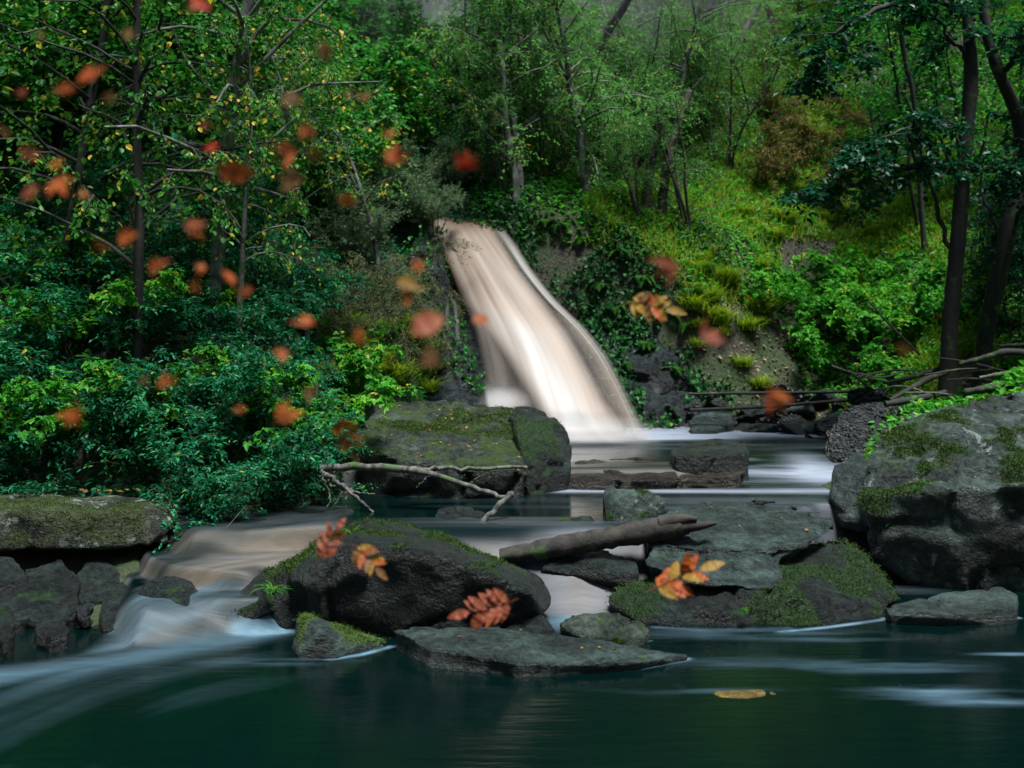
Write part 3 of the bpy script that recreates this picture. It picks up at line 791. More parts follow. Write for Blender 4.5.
rock("wet black cliff face beside the falls above the mossy boulder", [
    [(416, 240, 14.0), (434, 234, 14.15), (447, 280, 13.7), (418, 300, 13.5), (468, 340, 13.3), (412, 350, 13.1), (478, 390, 13.0), (400, 395, 12.9), (385, 420, 12.4), (490, 425, 12.6), (380, 300, 14.8), (380, 420, 14)]],
    R_CLIFF, seed=41, vox=.045, amp=.10, freq=2.6, name="cliff_rock", cat="cliff")
rock("shadowed cliff hung with ferns across the falls from the heather", [
    [(520, 236, 15.2), (620, 222, 15.4), (700, 240, 15.3), (590, 300, 14.6), (700, 300, 14.7), (640, 400, 13.8), (720, 400, 14.0), (640, 440, 13.4), (700, 436, 13.5), (560, 260, 16.2), (720, 260, 16.2), (720, 440, 15)]],
    R_CLIFF, seed=42, vox=.05, amp=.12, freq=2.0, name="cliff_rock", cat="cliff")
# ------------------------------------------------------------------ plant builders
def ground_hit(px, py, d0=7.0, d1=45.0, n=400):
    d = np.linspace(d0, d1, n)
    x = (px - CX) * d / F_PX; z = CAMZ - (py - HY) * d / F_PX
    g = ground_z(x, d)
    k = np.where(g >= z)[0]
    i = k[0] if len(k) else n - 1
    return np.array([x[i], d[i], g[i]])

OVAL = (np.array([(0, 0, 0), (.33, .5, .10), (.72, .40, .08), (1, 0, -.06), (.33, -.5, .10), (.72, -.40, .08)]), np.array([(0, 1, 2, 3), (0, 3, 5, 4)]))
def _tri():
    V, Fc = [], []
    for k, (an, s) in enumerate(((0, 1.0), (1.15, .8), (-1.15, .8))):
        v = OVAL[0].copy() * (s, s * .75, s)
        x = v[:, 0] * math.cos(an) - v[:, 1] * math.sin(an); y = v[:, 0] * math.sin(an) + v[:, 1] * math.cos(an)
        V.append(np.stack([x, y, v[:, 2]], -1)); Fc.append(OVAL[1] + 6 * k)
    return np.vstack(V), np.vstack(Fc)
TRI = _tri()
LOBE = (np.array([(0, 0, 0), (.12, .32, .04), (.42, .30, .08), (.55, .50, .05), (.70, .20, .05), (1, 0, -.05), (.12, -.32, .04), (.42, -.30, .08), (.55, -.50, .05), (.70, -.20, .05)]),
        np.array([(0, 1, 2, 4), (2, 3, 4, 4), (0, 4, 5, 9), (0, 9, 7, 6), (7, 9, 8, 8)]))
LOBE = (LOBE[0], np.array([(0, 1, 2, 4), (0, 4, 5, 9), (0, 9, 7, 6)]))
NEEDLE = (np.array([(0, .5, 0), (0, -.5, 0), (1, 0, 0)]), np.array([(0, 1, 2)]))

def leaves(mb, pos, d, nrm, length, width, tint, tmpl=OVAL):
    n = len(pos)
    if n == 0: return
    d = norm(d); side = norm(np.cross(nrm, d)); nr = np.cross(d, side)
    T, Fc = tmpl
    L_ = np.broadcast_to(np.asarray(length, float), (n,))[:, None, None]
    v = pos[:, None] + L_ * (T[None, :, :1] * d[:, None] + T[None, :, 1:2] * width * side[:, None] + T[None, :, 2:3] * nr[:, None])
    m = len(T)
    f = (np.arange(n)[:, None, None] * m + Fc[None]).reshape(-1, Fc.shape[1])
    mb.add(v.reshape(-1, 3), f, np.repeat(np.broadcast_to(tint, (n,)), len(Fc)))

def grow_path(g, start, d, length, n, wander, grav):
    pts = [np.array(start, float)]; d = norm(d)
    for _ in range(n):
        d = norm(d + g.normal(0, wander, 3) + (0, 0, grav)); pts.append(pts[-1] + d * length / n)
    return np.array(pts)

def foliate(g, sp, branches, stem_mb, leaf_mb):
    """twigs and leaves along branch paths"""
    ll, lw, k = sp['ll'], sp['lw'], sp['lpt']
    S, D, LN, TB = [], [], [], []
    for br in branches:
        nt = max(1, int(sp['nt'] * g.uniform(.7, 1.3)))
        seg = len(br) - 1
        t = g.uniform(sp.get('t0', .12), 1, nt) * seg; i = np.minimum(t.astype(int), seg - 1); fr = (t - i)[:, None]
        p = br[i] * (1 - fr) + br[i + 1] * fr
        bd = norm(br[i + 1] - br[i])
        r = g.normal(0, 1, (nt, 3)) * (1, 1, sp.get('flat', .6))
        d = norm(bd * .6 + norm(r) * .8 + np.array([0, 0, -sp.get('droop', .2)]))
        S.append(p); D.append(d); LN.append(sp['tl'] * g.uniform(.5, 1.3, nt)); TB.append(np.full(nt, g.normal(0, sp.get('clump', .12))))
    S, D, LN, TB = np.vstack(S), np.vstack(D), np.concatenate(LN), np.concatenate(TB)
    nT = len(S)
    # twig sticks
    b1 = norm(np.cross(D, (0.13, .2, 1.0))); r0 = sp.get('tr', .0025)
    E = S + D * LN[:, None]
    v = np.stack([S + b1 * r0, S - b1 * r0, E], 1).reshape(-1, 3)
    stem_mb.add(v, np.arange(nT * 3).reshape(-1, 3), .5)
    t = (np.arange(k) + .6) / k
    pos = S[:, None] + D[:, None] * (LN[:, None] * t[None])[..., None]
    pos[..., 2] -= sp.get('droop', .2) * .25 * LN[:, None] * t[None] ** 2
    sgn = np.where(np.arange(k) % 2 == 0, 1, -1)[None, :, None]
    perp = norm(np.cross(D, (0, 0, 1.0)))[:, None]
    d = D[:, None] * .55 + perp * sgn * .85 + np.array([0, 0, -sp.get('hang', .25)]) + g.normal(0, .3, (nT, k, 3))
    nr = np.array([0, 0, 1.0]) + g.normal(0, sp.get('tumble', .45), (nT, k, 3))
    tint = np.clip(.45 + TB[:, None] + g.normal(0, .13, (nT, k)), 0, .88)
    tint = np.where(g.random((nT, k)) < sp.get('yellow', .02), g.uniform(.93, 1.0, (nT, k)), tint)
    pos = pos.reshape(-1, 3) + g.normal(0, ll * .25, (nT * k, 3))
    keep = g.random(nT * k) < sp.get('keep', .95)
    leaves(leaf_mb, pos[keep], d.reshape(-1, 3)[keep], nr.reshape(-1, 3)[keep], ll * g.uniform(.55, 1.25, nT * k)[keep], lw, tint.ravel()[keep], sp.get('tmpl', OVAL))

def branch_off(g, sp, stems, stem_mb):
    out = []
    for st, r_ in stems:
        n = len(st) - 1
        for _ in range(max(1, int(sp['nb'] * g.uniform(.8, 1.2)))):
            t = g.uniform(sp.get('start', .25), 1)
            i = min(int(t * n), n - 1); p = st[i] + (st[i + 1] - st[i]) * (t * n - i)
            az = g.uniform(0, 2 * np.pi)
            out_d = np.array([math.cos(az), math.sin(az), sp.get('up', .3) * g.uniform(.2, 1.6)])
            d = norm(out_d + .35 * norm(st[i + 1] - st[i]))
            L_ = sp['bl'] * (1.05 - .55 * t) * g.uniform(.6, 1.25)
            br = grow_path(g, p, d, L_, 5, .16, -sp.get('droop', .2) * .18)
            rr = max(r_[i] * .45, .002)
            tube(stem_mb, br, np.linspace(rr, rr * .3, len(br)), 5, .5, False)
            out.append(br)
        out.append(st[int(n * .6):])
    return out

def grow(sp, seed):
    g = np.random.default_rng(seed)
    sm, lm = MB(), MB()
    stems = []
    for k in range(sp['ns']):
        az = g.uniform(0, 2 * np.pi); ln = sp['lean'] * g.uniform(.2, 1)
        st = grow_path(g, (math.cos(az) * sp.get('foot', .08), math.sin(az) * sp.get('foot', .08), -.12), (math.cos(az) * ln, math.sin(az) * ln, 1), sp['h'] * g.uniform(.75, 1.1), 9, sp.get('wander', .10), sp.get('sgrav', .02))
        rr = np.linspace(sp['r0'], sp['r0'] * .25, len(st))
        tube(sm, st, rr, 7, .5, False)
        stems.append((st, rr))
    br = branch_off(g, sp, stems, sm)
    foliate(g, sp, br, sm, lm)
    return sm, lm

# materials for plants
G = lambda *a: list(a)
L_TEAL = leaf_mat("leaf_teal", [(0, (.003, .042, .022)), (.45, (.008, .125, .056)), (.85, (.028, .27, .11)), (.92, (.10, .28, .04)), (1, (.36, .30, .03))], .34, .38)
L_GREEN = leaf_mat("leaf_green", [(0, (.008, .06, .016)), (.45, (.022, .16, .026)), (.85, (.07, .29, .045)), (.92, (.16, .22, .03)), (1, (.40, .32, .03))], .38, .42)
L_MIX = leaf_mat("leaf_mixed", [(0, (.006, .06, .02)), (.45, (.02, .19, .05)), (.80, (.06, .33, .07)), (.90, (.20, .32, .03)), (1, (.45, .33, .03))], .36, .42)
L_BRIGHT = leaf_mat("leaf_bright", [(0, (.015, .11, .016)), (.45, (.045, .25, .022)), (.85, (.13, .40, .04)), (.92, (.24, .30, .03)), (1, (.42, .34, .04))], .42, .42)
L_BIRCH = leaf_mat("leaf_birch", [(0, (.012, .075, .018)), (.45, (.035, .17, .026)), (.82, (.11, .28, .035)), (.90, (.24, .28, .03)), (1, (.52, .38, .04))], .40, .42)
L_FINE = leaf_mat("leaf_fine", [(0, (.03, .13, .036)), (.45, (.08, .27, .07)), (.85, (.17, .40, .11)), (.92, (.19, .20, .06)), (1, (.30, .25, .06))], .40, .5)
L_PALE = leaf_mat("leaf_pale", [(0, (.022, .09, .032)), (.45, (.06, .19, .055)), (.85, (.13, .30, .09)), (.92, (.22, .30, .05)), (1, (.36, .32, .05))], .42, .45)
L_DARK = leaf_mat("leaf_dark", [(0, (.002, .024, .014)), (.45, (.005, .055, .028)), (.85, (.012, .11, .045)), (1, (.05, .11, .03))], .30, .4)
L_GORSE = leaf_mat("leaf_gorse", [(0, (.05, .11, .06)), (.45, (.11, .20, .11)), (.85, (.20, .28, .16)), (1, (.26, .22, .12))], .15, .6)
L_HEATH = leaf_mat("leaf_heather", [(0, (.04, .065, .03)), (.45, (.09, .12, .05)), (.85, (.15, .18, .07)), (1, (.22, .16, .08))], .15, .7)
L_BRACKEN = leaf_mat("leaf_bracken", [(0, (.05, .04, .016)), (.45, (.11, .085, .03)), (.8, (.16, .14, .04)), (1, (.10, .18, .03))], .25, .6)
L_GRASS = leaf_mat("grass_blade", [(0, (.03, .10, .010)), (.45, (.13, .22, .014)), (.85, (.28, .35, .025)), (.93, (.34, .30, .05)), (1, (.34, .30, .11))], .40, .5)
L_FERN = leaf_mat("fern_frond", [(0, (.014, .08, .016)), (.5, (.04, .16, .025)), (1, (.09, .26, .04))], .40, .45)
BK_DARK = bark_mat("bark_dark", (.003, .004, .004), (.011, .013, .011), moss=.15)
BK_PALE = bark_mat("bark_pale", (.03, .034, .032), (.15, .16, .15), moss=.25, scale=9, stretch=.6)
BK_BROWN = bark_mat("bark_brown", (.012, .010, .008), (.045, .038, .028), moss=.25)
BK_DEAD = bark_mat("bark_dead", (.02, .022, .020), (.105, .11, .10), moss=.25, scale=20)
BK_LOG = bark_mat("bark_log", (.005, .005, .0045), (.026, .023, .019), moss=.12, scale=10, stretch=1)
STALK = bark_mat("stalk", (.03, .05, .02), (.09, .10, .04))

SPEC = {
 'leafy': dict(ns=5, h=1.0, lean=.75, nb=7, bl=.62, nt=7, tl=.20, lpt=8, ll=.066, lw=.66, r0=.012, droop=.35, up=.35, tmpl=LOBE, yellow=.012, mat=L_TEAL, bark=BK_BROWN),
 'spray': dict(ns=4, h=1.1, lean=.9, nb=7, bl=.75, nt=9, tl=.24, lpt=9, ll=.054, lw=.55, r0=.012, droop=.30, up=.25, yellow=.03, mat=L_TEAL, bark=BK_BROWN, flat=.3),
 'hazel': dict(ns=6, h=1.9, lean=.55, nb=8, bl=.75, nt=7, tl=.25, lpt=8, ll=.075, lw=.72, r0=.016, droop=.25, up=.5, yellow=.03, mat=L_GREEN, bark=BK_BROWN),
 'bramble': dict(ns=7, h=1.0, lean=1.2, nb=5, bl=.45, nt=6, tl=.18, lpt=6, ll=.078, lw=.6, r0=.007, droop=.4, up=.3, sgrav=-.12, tmpl=TRI, yellow=.01, mat=L_BRIGHT, bark=STALK),
 'birch': dict(ns=1, h=4.3, lean=.08, nb=36, bl=1.35, nt=9, tl=.34, lpt=9, ll=.060, lw=.68, r0=.045, droop=.75, up=.55, start=.32, yellow=.11, mat=L_BIRCH, bark=BK_PALE, wander=.05, keep=.85, tumble=.7, hang=.6),
 'gorse': dict(ns=12, h=.85, lean=1.0, nb=9, bl=.34, nt=10, tl=.15, lpt=14, ll=.042, lw=.22, r0=.010, droop=0, up=.7, yellow=.02, mat=L_GORSE, bark=BK_BROWN, flat=1, tumble=1, clump=.16),
 'heather': dict(ns=20, h=.85, lean=1.6, nb=6, bl=.38, nt=8, tl=.24, lpt=11, ll=.038, lw=.18, r0=.006, droop=.7, up=.2, sgrav=-.22, yellow=.05, mat=L_HEATH, bark=BK_BROWN, flat=1, tumble=1),
 'fine': dict(ns=2, h=4.6, lean=.25, nb=30, bl=1.6, nt=15, tl=.42, lpt=14, ll=.055, lw=.38, r0=.06, droop=.55, up=.5, start=.18, yellow=.05, mat=L_FINE, bark=BK_PALE, tumble=.7, clump=.17, keep=.9),
 'willow': dict(ns=5, h=2.6, lean=.6, nb=9, bl=1.1, nt=10, tl=.34, lpt=10, ll=.056, lw=.45, r0=.03, droop=.55, up=.45, start=.15, yellow=.03, mat=L_PALE, bark=BK_BROWN, tumble=.6, clump=.16),
 'sapling': dict(ns=3, h=4.2, lean=.2, nb=15, bl=1.05, nt=8, tl=.34, lpt=9, ll=.07, lw=.6, r0=.03, droop=.35, up=.4, start=.2, yellow=.02, mat=L_GREEN, bark=BK_DARK, keep=.85),
 'shade': dict(ns=3, h=2.6, lean=.5, nb=10, bl=1.0, nt=8, tl=.30, lpt=9, ll=.075, lw=.62, r0=.02, droop=.4, up=.3, start=.15, yellow=.0, mat=L_DARK, bark=BK_DARK),
 'bracken': dict(ns=8, h=.7, lean=1.1, nb=5, bl=.35, nt=7, tl=.16, lpt=10, ll=.05, lw=.35, r0=.006, droop=.5, up=.2, sgrav=-.1, yellow=.02, mat=L_BRACKEN, bark=BK_BROWN, flat=.4),
}

def grass_meshes(seed, n, h, spread, hang, mat, wid=.006):
    g = np.random.default_rng(seed)
    base = np.stack([g.normal(0, spread * .35, n), g.normal(0, spread * .35, n), np.full(n, -.03)], -1)
    az = g.uniform(0, 2 * np.pi, n); out = np.stack([np.cos(az), np.sin(az), 0 * az], -1)
    L_ = h * g.uniform(.5, 1.2, n)[:, None]
    up0 = norm(out * g.uniform(.1, .7, n)[:, None] + (0, 0, 1))
    side = np.cross(out, (0, 0, 1.0))
    p = [base]; d = up0
    for k in range(4):
        d = norm(d + out * .22 + np.array([0, 0, -hang * (.18 + .16 * k)])); p.append(p[-1] + d * L_ * .25)
    w = np.array([1, .95, .8, .5, .05]) * wid
    v = np.stack([np.stack([p[k] - side * w[k], p[k] + side * w[k]], 1) for k in range(5)], 1).reshape(-1, 3)
    q = np.array([(2 * k, 2 * k + 1, 2 * k + 3, 2 * k + 2) for k in range(4)])
    f = (np.arange(n)[:, None, None] * 10 + q[None]).reshape(-1, 4)
    mb = MB(); mb.add(v, f, np.repeat(np.clip(g.normal(.5, .22, n), 0, 1), 4))
    return mb.mesh("blades", mat)

def fern_meshes(seed, n, length, mat, arch=.32):
    g = np.random.default_rng(seed); mb = MB(); st = MB()
    for k in range(n):
        az = g.uniform(0, 2 * np.pi)
        path = grow_path(g, (0, 0, 0), (math.cos(az) * .7, math.sin(az) * .7, 1), length * g.uniform(.7, 1.1), 14, .03, -arch)
        tube(st, path, np.linspace(.004, .0015, 15), 4, .5, False)
        m = 34; t = np.linspace(.1, .99, m) * 14; i = np.minimum(t.astype(int), 13); fr = (t - i)[:, None]
        p = path[i] * (1 - fr) + path[i + 1] * fr; d = norm(path[i + 1] - path[i]); s = norm(np.cross(d, (0, 0, 1.0))); nr = np.cross(s, d)
        w = length * .24 * np.sin(np.pi * (.12 + .88 * t / 14) ** .75)
        tt = np.clip(g.normal(.5, .12), 0, 1)
        for sg in (1, -1):
            leaves(mb, p, s * sg + d * .45, nr + g.normal(0, .12, (m, 3)), w, .24, tt, OVAL)
    return st, mb

_cache = {}
def plant(kind, variant, name, label, cat, pos, rz=0, sc=1.0, group=None, mat=None, trunkname="stems", leafname="foliage", **over):
    key = (kind, variant, tuple(sorted((k, v.name if hasattr(v, 'name') else str(v)) for k, v in over.items())))
    sp = dict(SPEC[kind], **over)
    if key not in _cache:
        sm, lm = grow(sp, 1000 + variant * 37 + sum(map(ord, kind)))
        _cache[key] = (sm.mesh(trunkname, sp['bark'], True), lm.mesh(leafname, sp['mat']))
    r = tag(empty(name, pos, rz, sc), label, cat, group)
    for nm, me in zip((trunkname, leafname), _cache[key]):
        link(nm, me, r)
    return r

def spot(px, py, d=None):
    """ground point seen at a pixel, or the ground under a pixel column at a distance"""
    if d is None: return ground_hit(px, py)
    x = (px - CX) * d / F_PX
    return np.array([x, d, float(ground_z(np.array([x]), np.array([d]))[0])])

def scatter(kind, name, cat, label, group, places, sc=(.85, 1.2), nvar=3, mats=None, **over):
    for i, pl in enumerate(places):
        p = spot(*pl)
        if mats: over['mat'] = mats[i % len(mats)]
        plant(kind, i % nvar, name, label, cat, p, rng.uniform(0, 6.28), rng.uniform(*sc), group, **over)

# ------------------------------------------------------------------ shrubs on the bank left of the stream
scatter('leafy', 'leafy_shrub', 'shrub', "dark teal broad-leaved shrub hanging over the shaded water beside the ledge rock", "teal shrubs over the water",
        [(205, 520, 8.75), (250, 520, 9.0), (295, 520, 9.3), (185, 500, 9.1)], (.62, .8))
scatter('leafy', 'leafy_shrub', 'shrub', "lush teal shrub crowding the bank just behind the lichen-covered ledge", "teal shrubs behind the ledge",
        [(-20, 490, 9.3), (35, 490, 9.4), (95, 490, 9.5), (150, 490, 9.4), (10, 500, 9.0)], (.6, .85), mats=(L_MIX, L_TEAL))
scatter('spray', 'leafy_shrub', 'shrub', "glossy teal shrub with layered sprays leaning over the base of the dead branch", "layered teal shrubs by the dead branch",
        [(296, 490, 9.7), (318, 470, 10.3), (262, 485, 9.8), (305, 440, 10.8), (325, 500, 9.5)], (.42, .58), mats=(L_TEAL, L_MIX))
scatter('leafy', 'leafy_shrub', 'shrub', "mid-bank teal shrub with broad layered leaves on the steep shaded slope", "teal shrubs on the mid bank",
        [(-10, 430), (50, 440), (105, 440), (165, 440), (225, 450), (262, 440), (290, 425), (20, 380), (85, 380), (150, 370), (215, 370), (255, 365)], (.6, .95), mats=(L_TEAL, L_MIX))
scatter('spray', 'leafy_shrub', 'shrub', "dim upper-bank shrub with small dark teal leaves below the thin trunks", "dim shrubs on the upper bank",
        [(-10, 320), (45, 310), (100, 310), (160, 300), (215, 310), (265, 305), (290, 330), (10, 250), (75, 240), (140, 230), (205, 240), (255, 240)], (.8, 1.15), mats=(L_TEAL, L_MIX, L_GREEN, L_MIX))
scatter('hazel', 'hazel_bush', 'bush', "dark green bush high on the wooded bank behind the thin trunks", "dark bushes high on the bank",
        [(-20, 190), (40, 170), (100, 150), (165, 160), (225, 150), (290, 190), (340, 170), (30, 90), (150, 90), (260, 90), (340, 90), (390, 110)], (1.0, 1.5), mats=(L_TEAL, L_GREEN))
scatter('hazel', 'hazel_bush', 'bush', "green bush with scattered yellow leaves above the gorse by the falls", "green bushes above the gorse",
        [(350, 215), (390, 190), (420, 150), (300, 235), (450, 120)], (.8, 1.05), yellow=.07, mat=L_BIRCH)

scatter('bramble', 'bramble_bush', 'bush', "mid-green bramble with three-part leaves mixed into the teal shrubs", "brambles among the teal shrubs",
        [(30, 455), (120, 430), (200, 415), (80, 345), (250, 400), (320, 380), (180, 330), (60, 280), (330, 345), (300, 455)], (.7, 1.05), mats=(L_MIX, L_GREEN), yellow=.04)
# birches leaning over the bank
def at_base(px, py, d): return spot(px, py, d)
for i, (px, d, s, rz, lab) in enumerate([
    (212, 10.6, 1.05, .4, "pale grey birch with the thickest trunk on the leafy bank, yellowing leaves"),
    (136, 10.0, 1.0, 1.9, "thin dark-stemmed birch with a kinked trunk rising from teal shrubs"),
    (236, 10.2, .80, 3.0, "slender young birch with a forked whitish stem, nearest the pale grey birch"),
    (300, 11.6, .85, 4.3, "small birch with a crooked whitish branch above the heather bank"),
    (388, 13.4, .85, 5.2, "yellow-flecked birch spreading over the gorse above the waterfall lip"),
    (60, 10.8, 1.05, 2.6, "shaded birch with sparse leaves near the dark upper corner of the wood")]):
    over = dict(ns=1, wander=.10 if i in (1, 3) else .05)
    if i in (0, 1, 5): over.update(h=(8.5, 0, 0, 0, 0, 0)[i] or 7.5, nb=46, bl=1.6, r0=.075 if i == 0 else .055, start=.16)
    if i in (1, 5): over.update(bark=BK_DARK, mat=L_GREEN)
    plant('birch', i, 'birch_tree', lab, 'tree', spot(px, 0, d), rz, s, None, trunkname='trunk', leafname='crown', **over)

# gorse, heather and grass left of the falls
for i, (px, py, s, lab) in enumerate([
    (372, 240, 1.0, "grey-green gorse bush furthest from the falls on the heather bank"), (408, 228, 1.05, "grey-green gorse bush in the middle of the row by the falls"),
    (436, 224, .7, "grey-green gorse bush hanging right over the lip of the waterfall"), (352, 262, .8, "low olive gorse bush just above the drooping heather"),
    (462, 190, .9, "dim gorse bush behind the lip of the waterfall"), (425, 195, 1.0, "taller gorse bush rising behind the row by the falls")]):
    plant('gorse', i % 3, 'gorse_bush', lab, 'bush', spot(px, py) if i != 2 else P(436, 226, 14.15), i * 1.3, s * 1.05)
for i, (px, py, s) in enumerate([(330, 285, 1.1), (365, 290, 1.1), (395, 285, 1.05), (345, 320, 1.0), (385, 325, .95), (310, 310, .9)]):
    plant('heather', i % 3, 'heather_clump', "brown-green heather clump drooping down the bank beside the falls", 'heather', spot(px, py), i * 1.7, s, "heather clumps beside the falls")
gm = [grass_meshes(50 + k, 300, .42, .22, .55, L_GRASS, .006) for k in range(4)]
def tussock(px, py, s, label, group=None, d=None, off=(0, 0, 0), k=0):
    p = spot(px, py, d) + np.array(off)
    r = tag(empty('grass_tussock', p, rng.uniform(0, 6), s), label, 'grass tussock', group)
    link('blades', gm[k % 4], r)
for i in range(26):
    px = rng.uniform(338, 442); tussock(px, rng.uniform(330, 392), rng.uniform(.55, .95), "mossy grass tussock on the green mound between heather and boulder", "tussocks on the mound beside the falls", k=i)
tussock(182, 512, .75, "pale straw-tipped grass tuft hanging off the end of the ledge rock", d=8.55, k=1)
# ------------------------------------------------------------------ beyond the falls and on the far slope
for i, (px, py, s, lab) in enumerate([
    (520, 205, 1.0, "feathery pale tree with a bare trunk right behind the waterfall lip"), (590, 200, 1.0, "feathery hazy tree above the fern-hung cliff"),
    (660, 175, 1.0, "feathery tree with ivy-dark stems at the end of the cliff"), (480, 130, 1.15, "hazy feathery tree far back above the gorse"),
    (560, 110, 1.2, "hazy feathery tree furthest back in the middle of the wood"), (640, 90, 1.15, "hazy feathery tree high above the ivy-dark stems"),
    (720, 70, 1.1, "light green feathery tree at the head of the bright slope"), (790, 60, 1.2, "hazy green tree behind the brown bracken patch"),
    (540, 20, 1.3, "pale feathery tree whose crown fills the bright gap at the top"), (690, 10, 1.3, "tall feathery tree on the skyline above the willow bush"),
    (430, 40, 1.3, "tall hazy tree on the skyline above the yellow-flecked birch"), (870, 40, 1.2, "tall green tree on the skyline behind the overhanging branch")]):
    plant('fine', i % 4, 'feathery_tree', lab, 'tree', spot(px, py), i * 1.1, s, None, trunkname='trunk', leafname='crown', **(dict(mat=L_PALE) if i in (6, 7, 9) else {}))
for i, (px, py, s, lab) in enumerate([
    (690, 235, .85, "pale green willow bush tumbling down beside the cliff"), (725, 175, .95, "bright willow bush with arching stems at the top of the cliff"),
    (750, 120, .9, "yellow-green willow bush next to the brown bracken patch"), (640, 225, .6, "small willow bush drooping over the ferny cliff top")]):
    plant('willow', i % 3, 'willow_bush', lab, 'bush', spot(px, py), i * 2.1, s)
scatter('sapling', 'alder_sapling', 'sapling', "slim dark-stemmed sapling in the green gloom behind the two dark trunks", "saplings behind the dark trunks",
        [(885, 190), (925, 230), (965, 200), (1010, 250), (1040, 200), (905, 130), (960, 120), (1020, 130)], (.75, 1.1), mat=L_GREEN)
scatter('bramble', 'bramble_bush', 'bush', "bright green bramble mound on the sunny slope above the scree", "bramble mounds on the slope",
        [(770, 318), (805, 310), (840, 320), (875, 318), (800, 340), (840, 350), (880, 350), (915, 330), (770, 290), (830, 285), (870, 290), (915, 290), (945, 320), (860, 375), (905, 375)], (.62, .92))
scatter('bracken', 'bracken_clump', 'bracken', "rusty brown bracken clump in the dry patch high on the slope", "brown bracken clumps",
        [(770, 150), (800, 150), (830, 160), (785, 180), (815, 185), (845, 185), (765, 120), (800, 115), (835, 125)], (.9, 1.2))
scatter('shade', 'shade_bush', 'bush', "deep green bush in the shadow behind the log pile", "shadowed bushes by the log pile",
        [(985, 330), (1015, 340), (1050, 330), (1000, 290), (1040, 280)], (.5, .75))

fe = []
for k in range(3):
    st, lm = fern_meshes(70 + k, 7, .36, L_FERN, .22); fe.append((st.mesh("stalks", STALK, True), lm.mesh("fronds", L_FERN)))
def fern(pos, s, label, group=None, k=0):
    r = tag(empty('fern', pos, rng.uniform(0, 6), s), label, 'fern', group)
    for nm, me in zip(("stalks", "fronds"), fe[k % 3]): link(nm, me, r)
from mathutils.bvhtree import BVHTree
def on_cliff(px, py):
    ray = Vector(P(px, py, 1.0)) - Vector((0, 0, CAMZ)); best = ground_hit(px, py)
    for o in cl:
        bv = BVHTree.FromPolygons([o.location + v.co for v in o.data.vertices], [p_.vertices[:] for p_ in o.data.polygons])
        h = bv.ray_cast(Vector((0, 0, CAMZ)), ray.normalized())
        if h[0] is not None and h[0].y < best[1]: best = np.array(h[0])
    return best
cl = [o for o in bpy.data.objects if o.name.startswith('cliff_rock')]
for i, (px, py, d, s) in enumerate([(560, 245, 14.6, .9), (585, 262, 14.4, .8), (600, 290, 14.25, .8), (622, 262, 14.6, .9), (640, 300, 14.2, .9), (615, 320, 14.0, .7), (660, 270, 14.5, .9),
                                    (665, 320, 14.0, .9), (645, 345, 13.8, .8), (690, 300, 14.2, .9), (690, 345, 13.9, .8), (672, 370, 13.6, .7), (545, 225, 14.9, .8), (700, 270, 14.6, .9), (625, 365, 13.6, .6)]):
    fern(on_cliff(px, py), s, "green fern hanging on the dark cliff across the falls", "ferns on the dark cliff", i)
fern(P(388, 300, 13.4), .7, "bright fern at the edge of the heather next to the wet cliff", None, 1)
for i in range(18):
    tussock(rng.uniform(690, 762), rng.uniform(255, 392), rng.uniform(.5, 1.0), "long green grass tussock on the bank between cliff and scree", "tussocks between cliff and scree", k=i)
for i in range(22):
    px, py = rng.uniform(735, 900), rng.uniform(196, 268)
    if abs(px - 832) < 50 and abs(py - 258) < 14: py = rng.uniform(225, 240)
    tussock(px, py, rng.uniform(.35, .75), "golden-green grass tussock around the top of the earth scarp", "golden tussocks on the scarp", k=i)

# ------------------------------------------------------------------ ground cover (uncountable)
def cover_points(n, xr, yr, cond):
    x = rng.uniform(*xr, n); y = rng.uniform(*yr, n)
    d = sdf(x, y); z = ground_z(x, y)
    k = (d > .05) & cond(x, y, z, d)
    return np.stack([x, y, z], -1)[k]
mb = MB()
p = cover_points(80000, (-8, .5), (7.8, 20), lambda x, y, z, d: (CX + x * F_PX / y > -120) & (CX + x * F_PX / y < 500))
n = len(p); leaves(mb, p + rng.uniform(0, 1, (n, 1)) * (0, 0, .14), rng.normal(0, 1, (n, 3)) * (1, 1, .3) + (0, -.3, -.1), np.array([0, -.3, 1.0]) + rng.normal(0, .4, (n, 3)), .07 * rng.uniform(.6, 1.3, n), .65, np.clip(rng.normal(.4, .15, n), 0, .88), LOBE)
tag(link("undergrowth", mb.mesh("undergrowth", L_TEAL)), "low teal leaves carpeting the shaded bank", "undergrowth", kind="stuff")
mb = MB()
def slope_ok(x, y, z, d):
    px = CX + x * F_PX / y; py = HY + (CAMZ - z) * F_PX / y
    nz = fbm(np.stack([x * .9, y * .9, 0 * x], -1), 4, 200)
    scree = (px > 690) & (px < 800) & (py > 305) & (y < 16.5)
    bare = (np.abs(px - 835) < 55) & (np.abs(py - 262) < 20)
    return (px > 470) & (px < 1150) & (nz > -.45) & ~(scree & (nz < .28)) & ~(bare & (nz < .3)) & (d > .7)
p = np.vstack([cover_points(190000, (-1, 13), (11, 28), slope_ok), cover_points(26000, (3.2, 13), (2, 13), lambda x, y, z, d: d > .25),
               cover_points(14000, (-13, -5), (2, 9), lambda x, y, z, d: d > .25)])
n = len(p); leaves(mb, p + rng.uniform(0, 1, (n, 1)) * (0, 0, .16), rng.normal(0, 1, (n, 3)) * (1, 1, .4) + (0, -.3, .1), np.array([0, -.3, 1.0]) + rng.normal(0, .5, (n, 3)), .075 * rng.uniform(.5, 1.3, n), .55, np.clip(rng.normal(.45, .2, n), 0, .93), OVAL)
tag(link("slope_herbs", mb.mesh("slope_herbs", L_BRIGHT)), "low bright herbs covering the far slope", "ground cover", kind="stuff")
mb = MB()
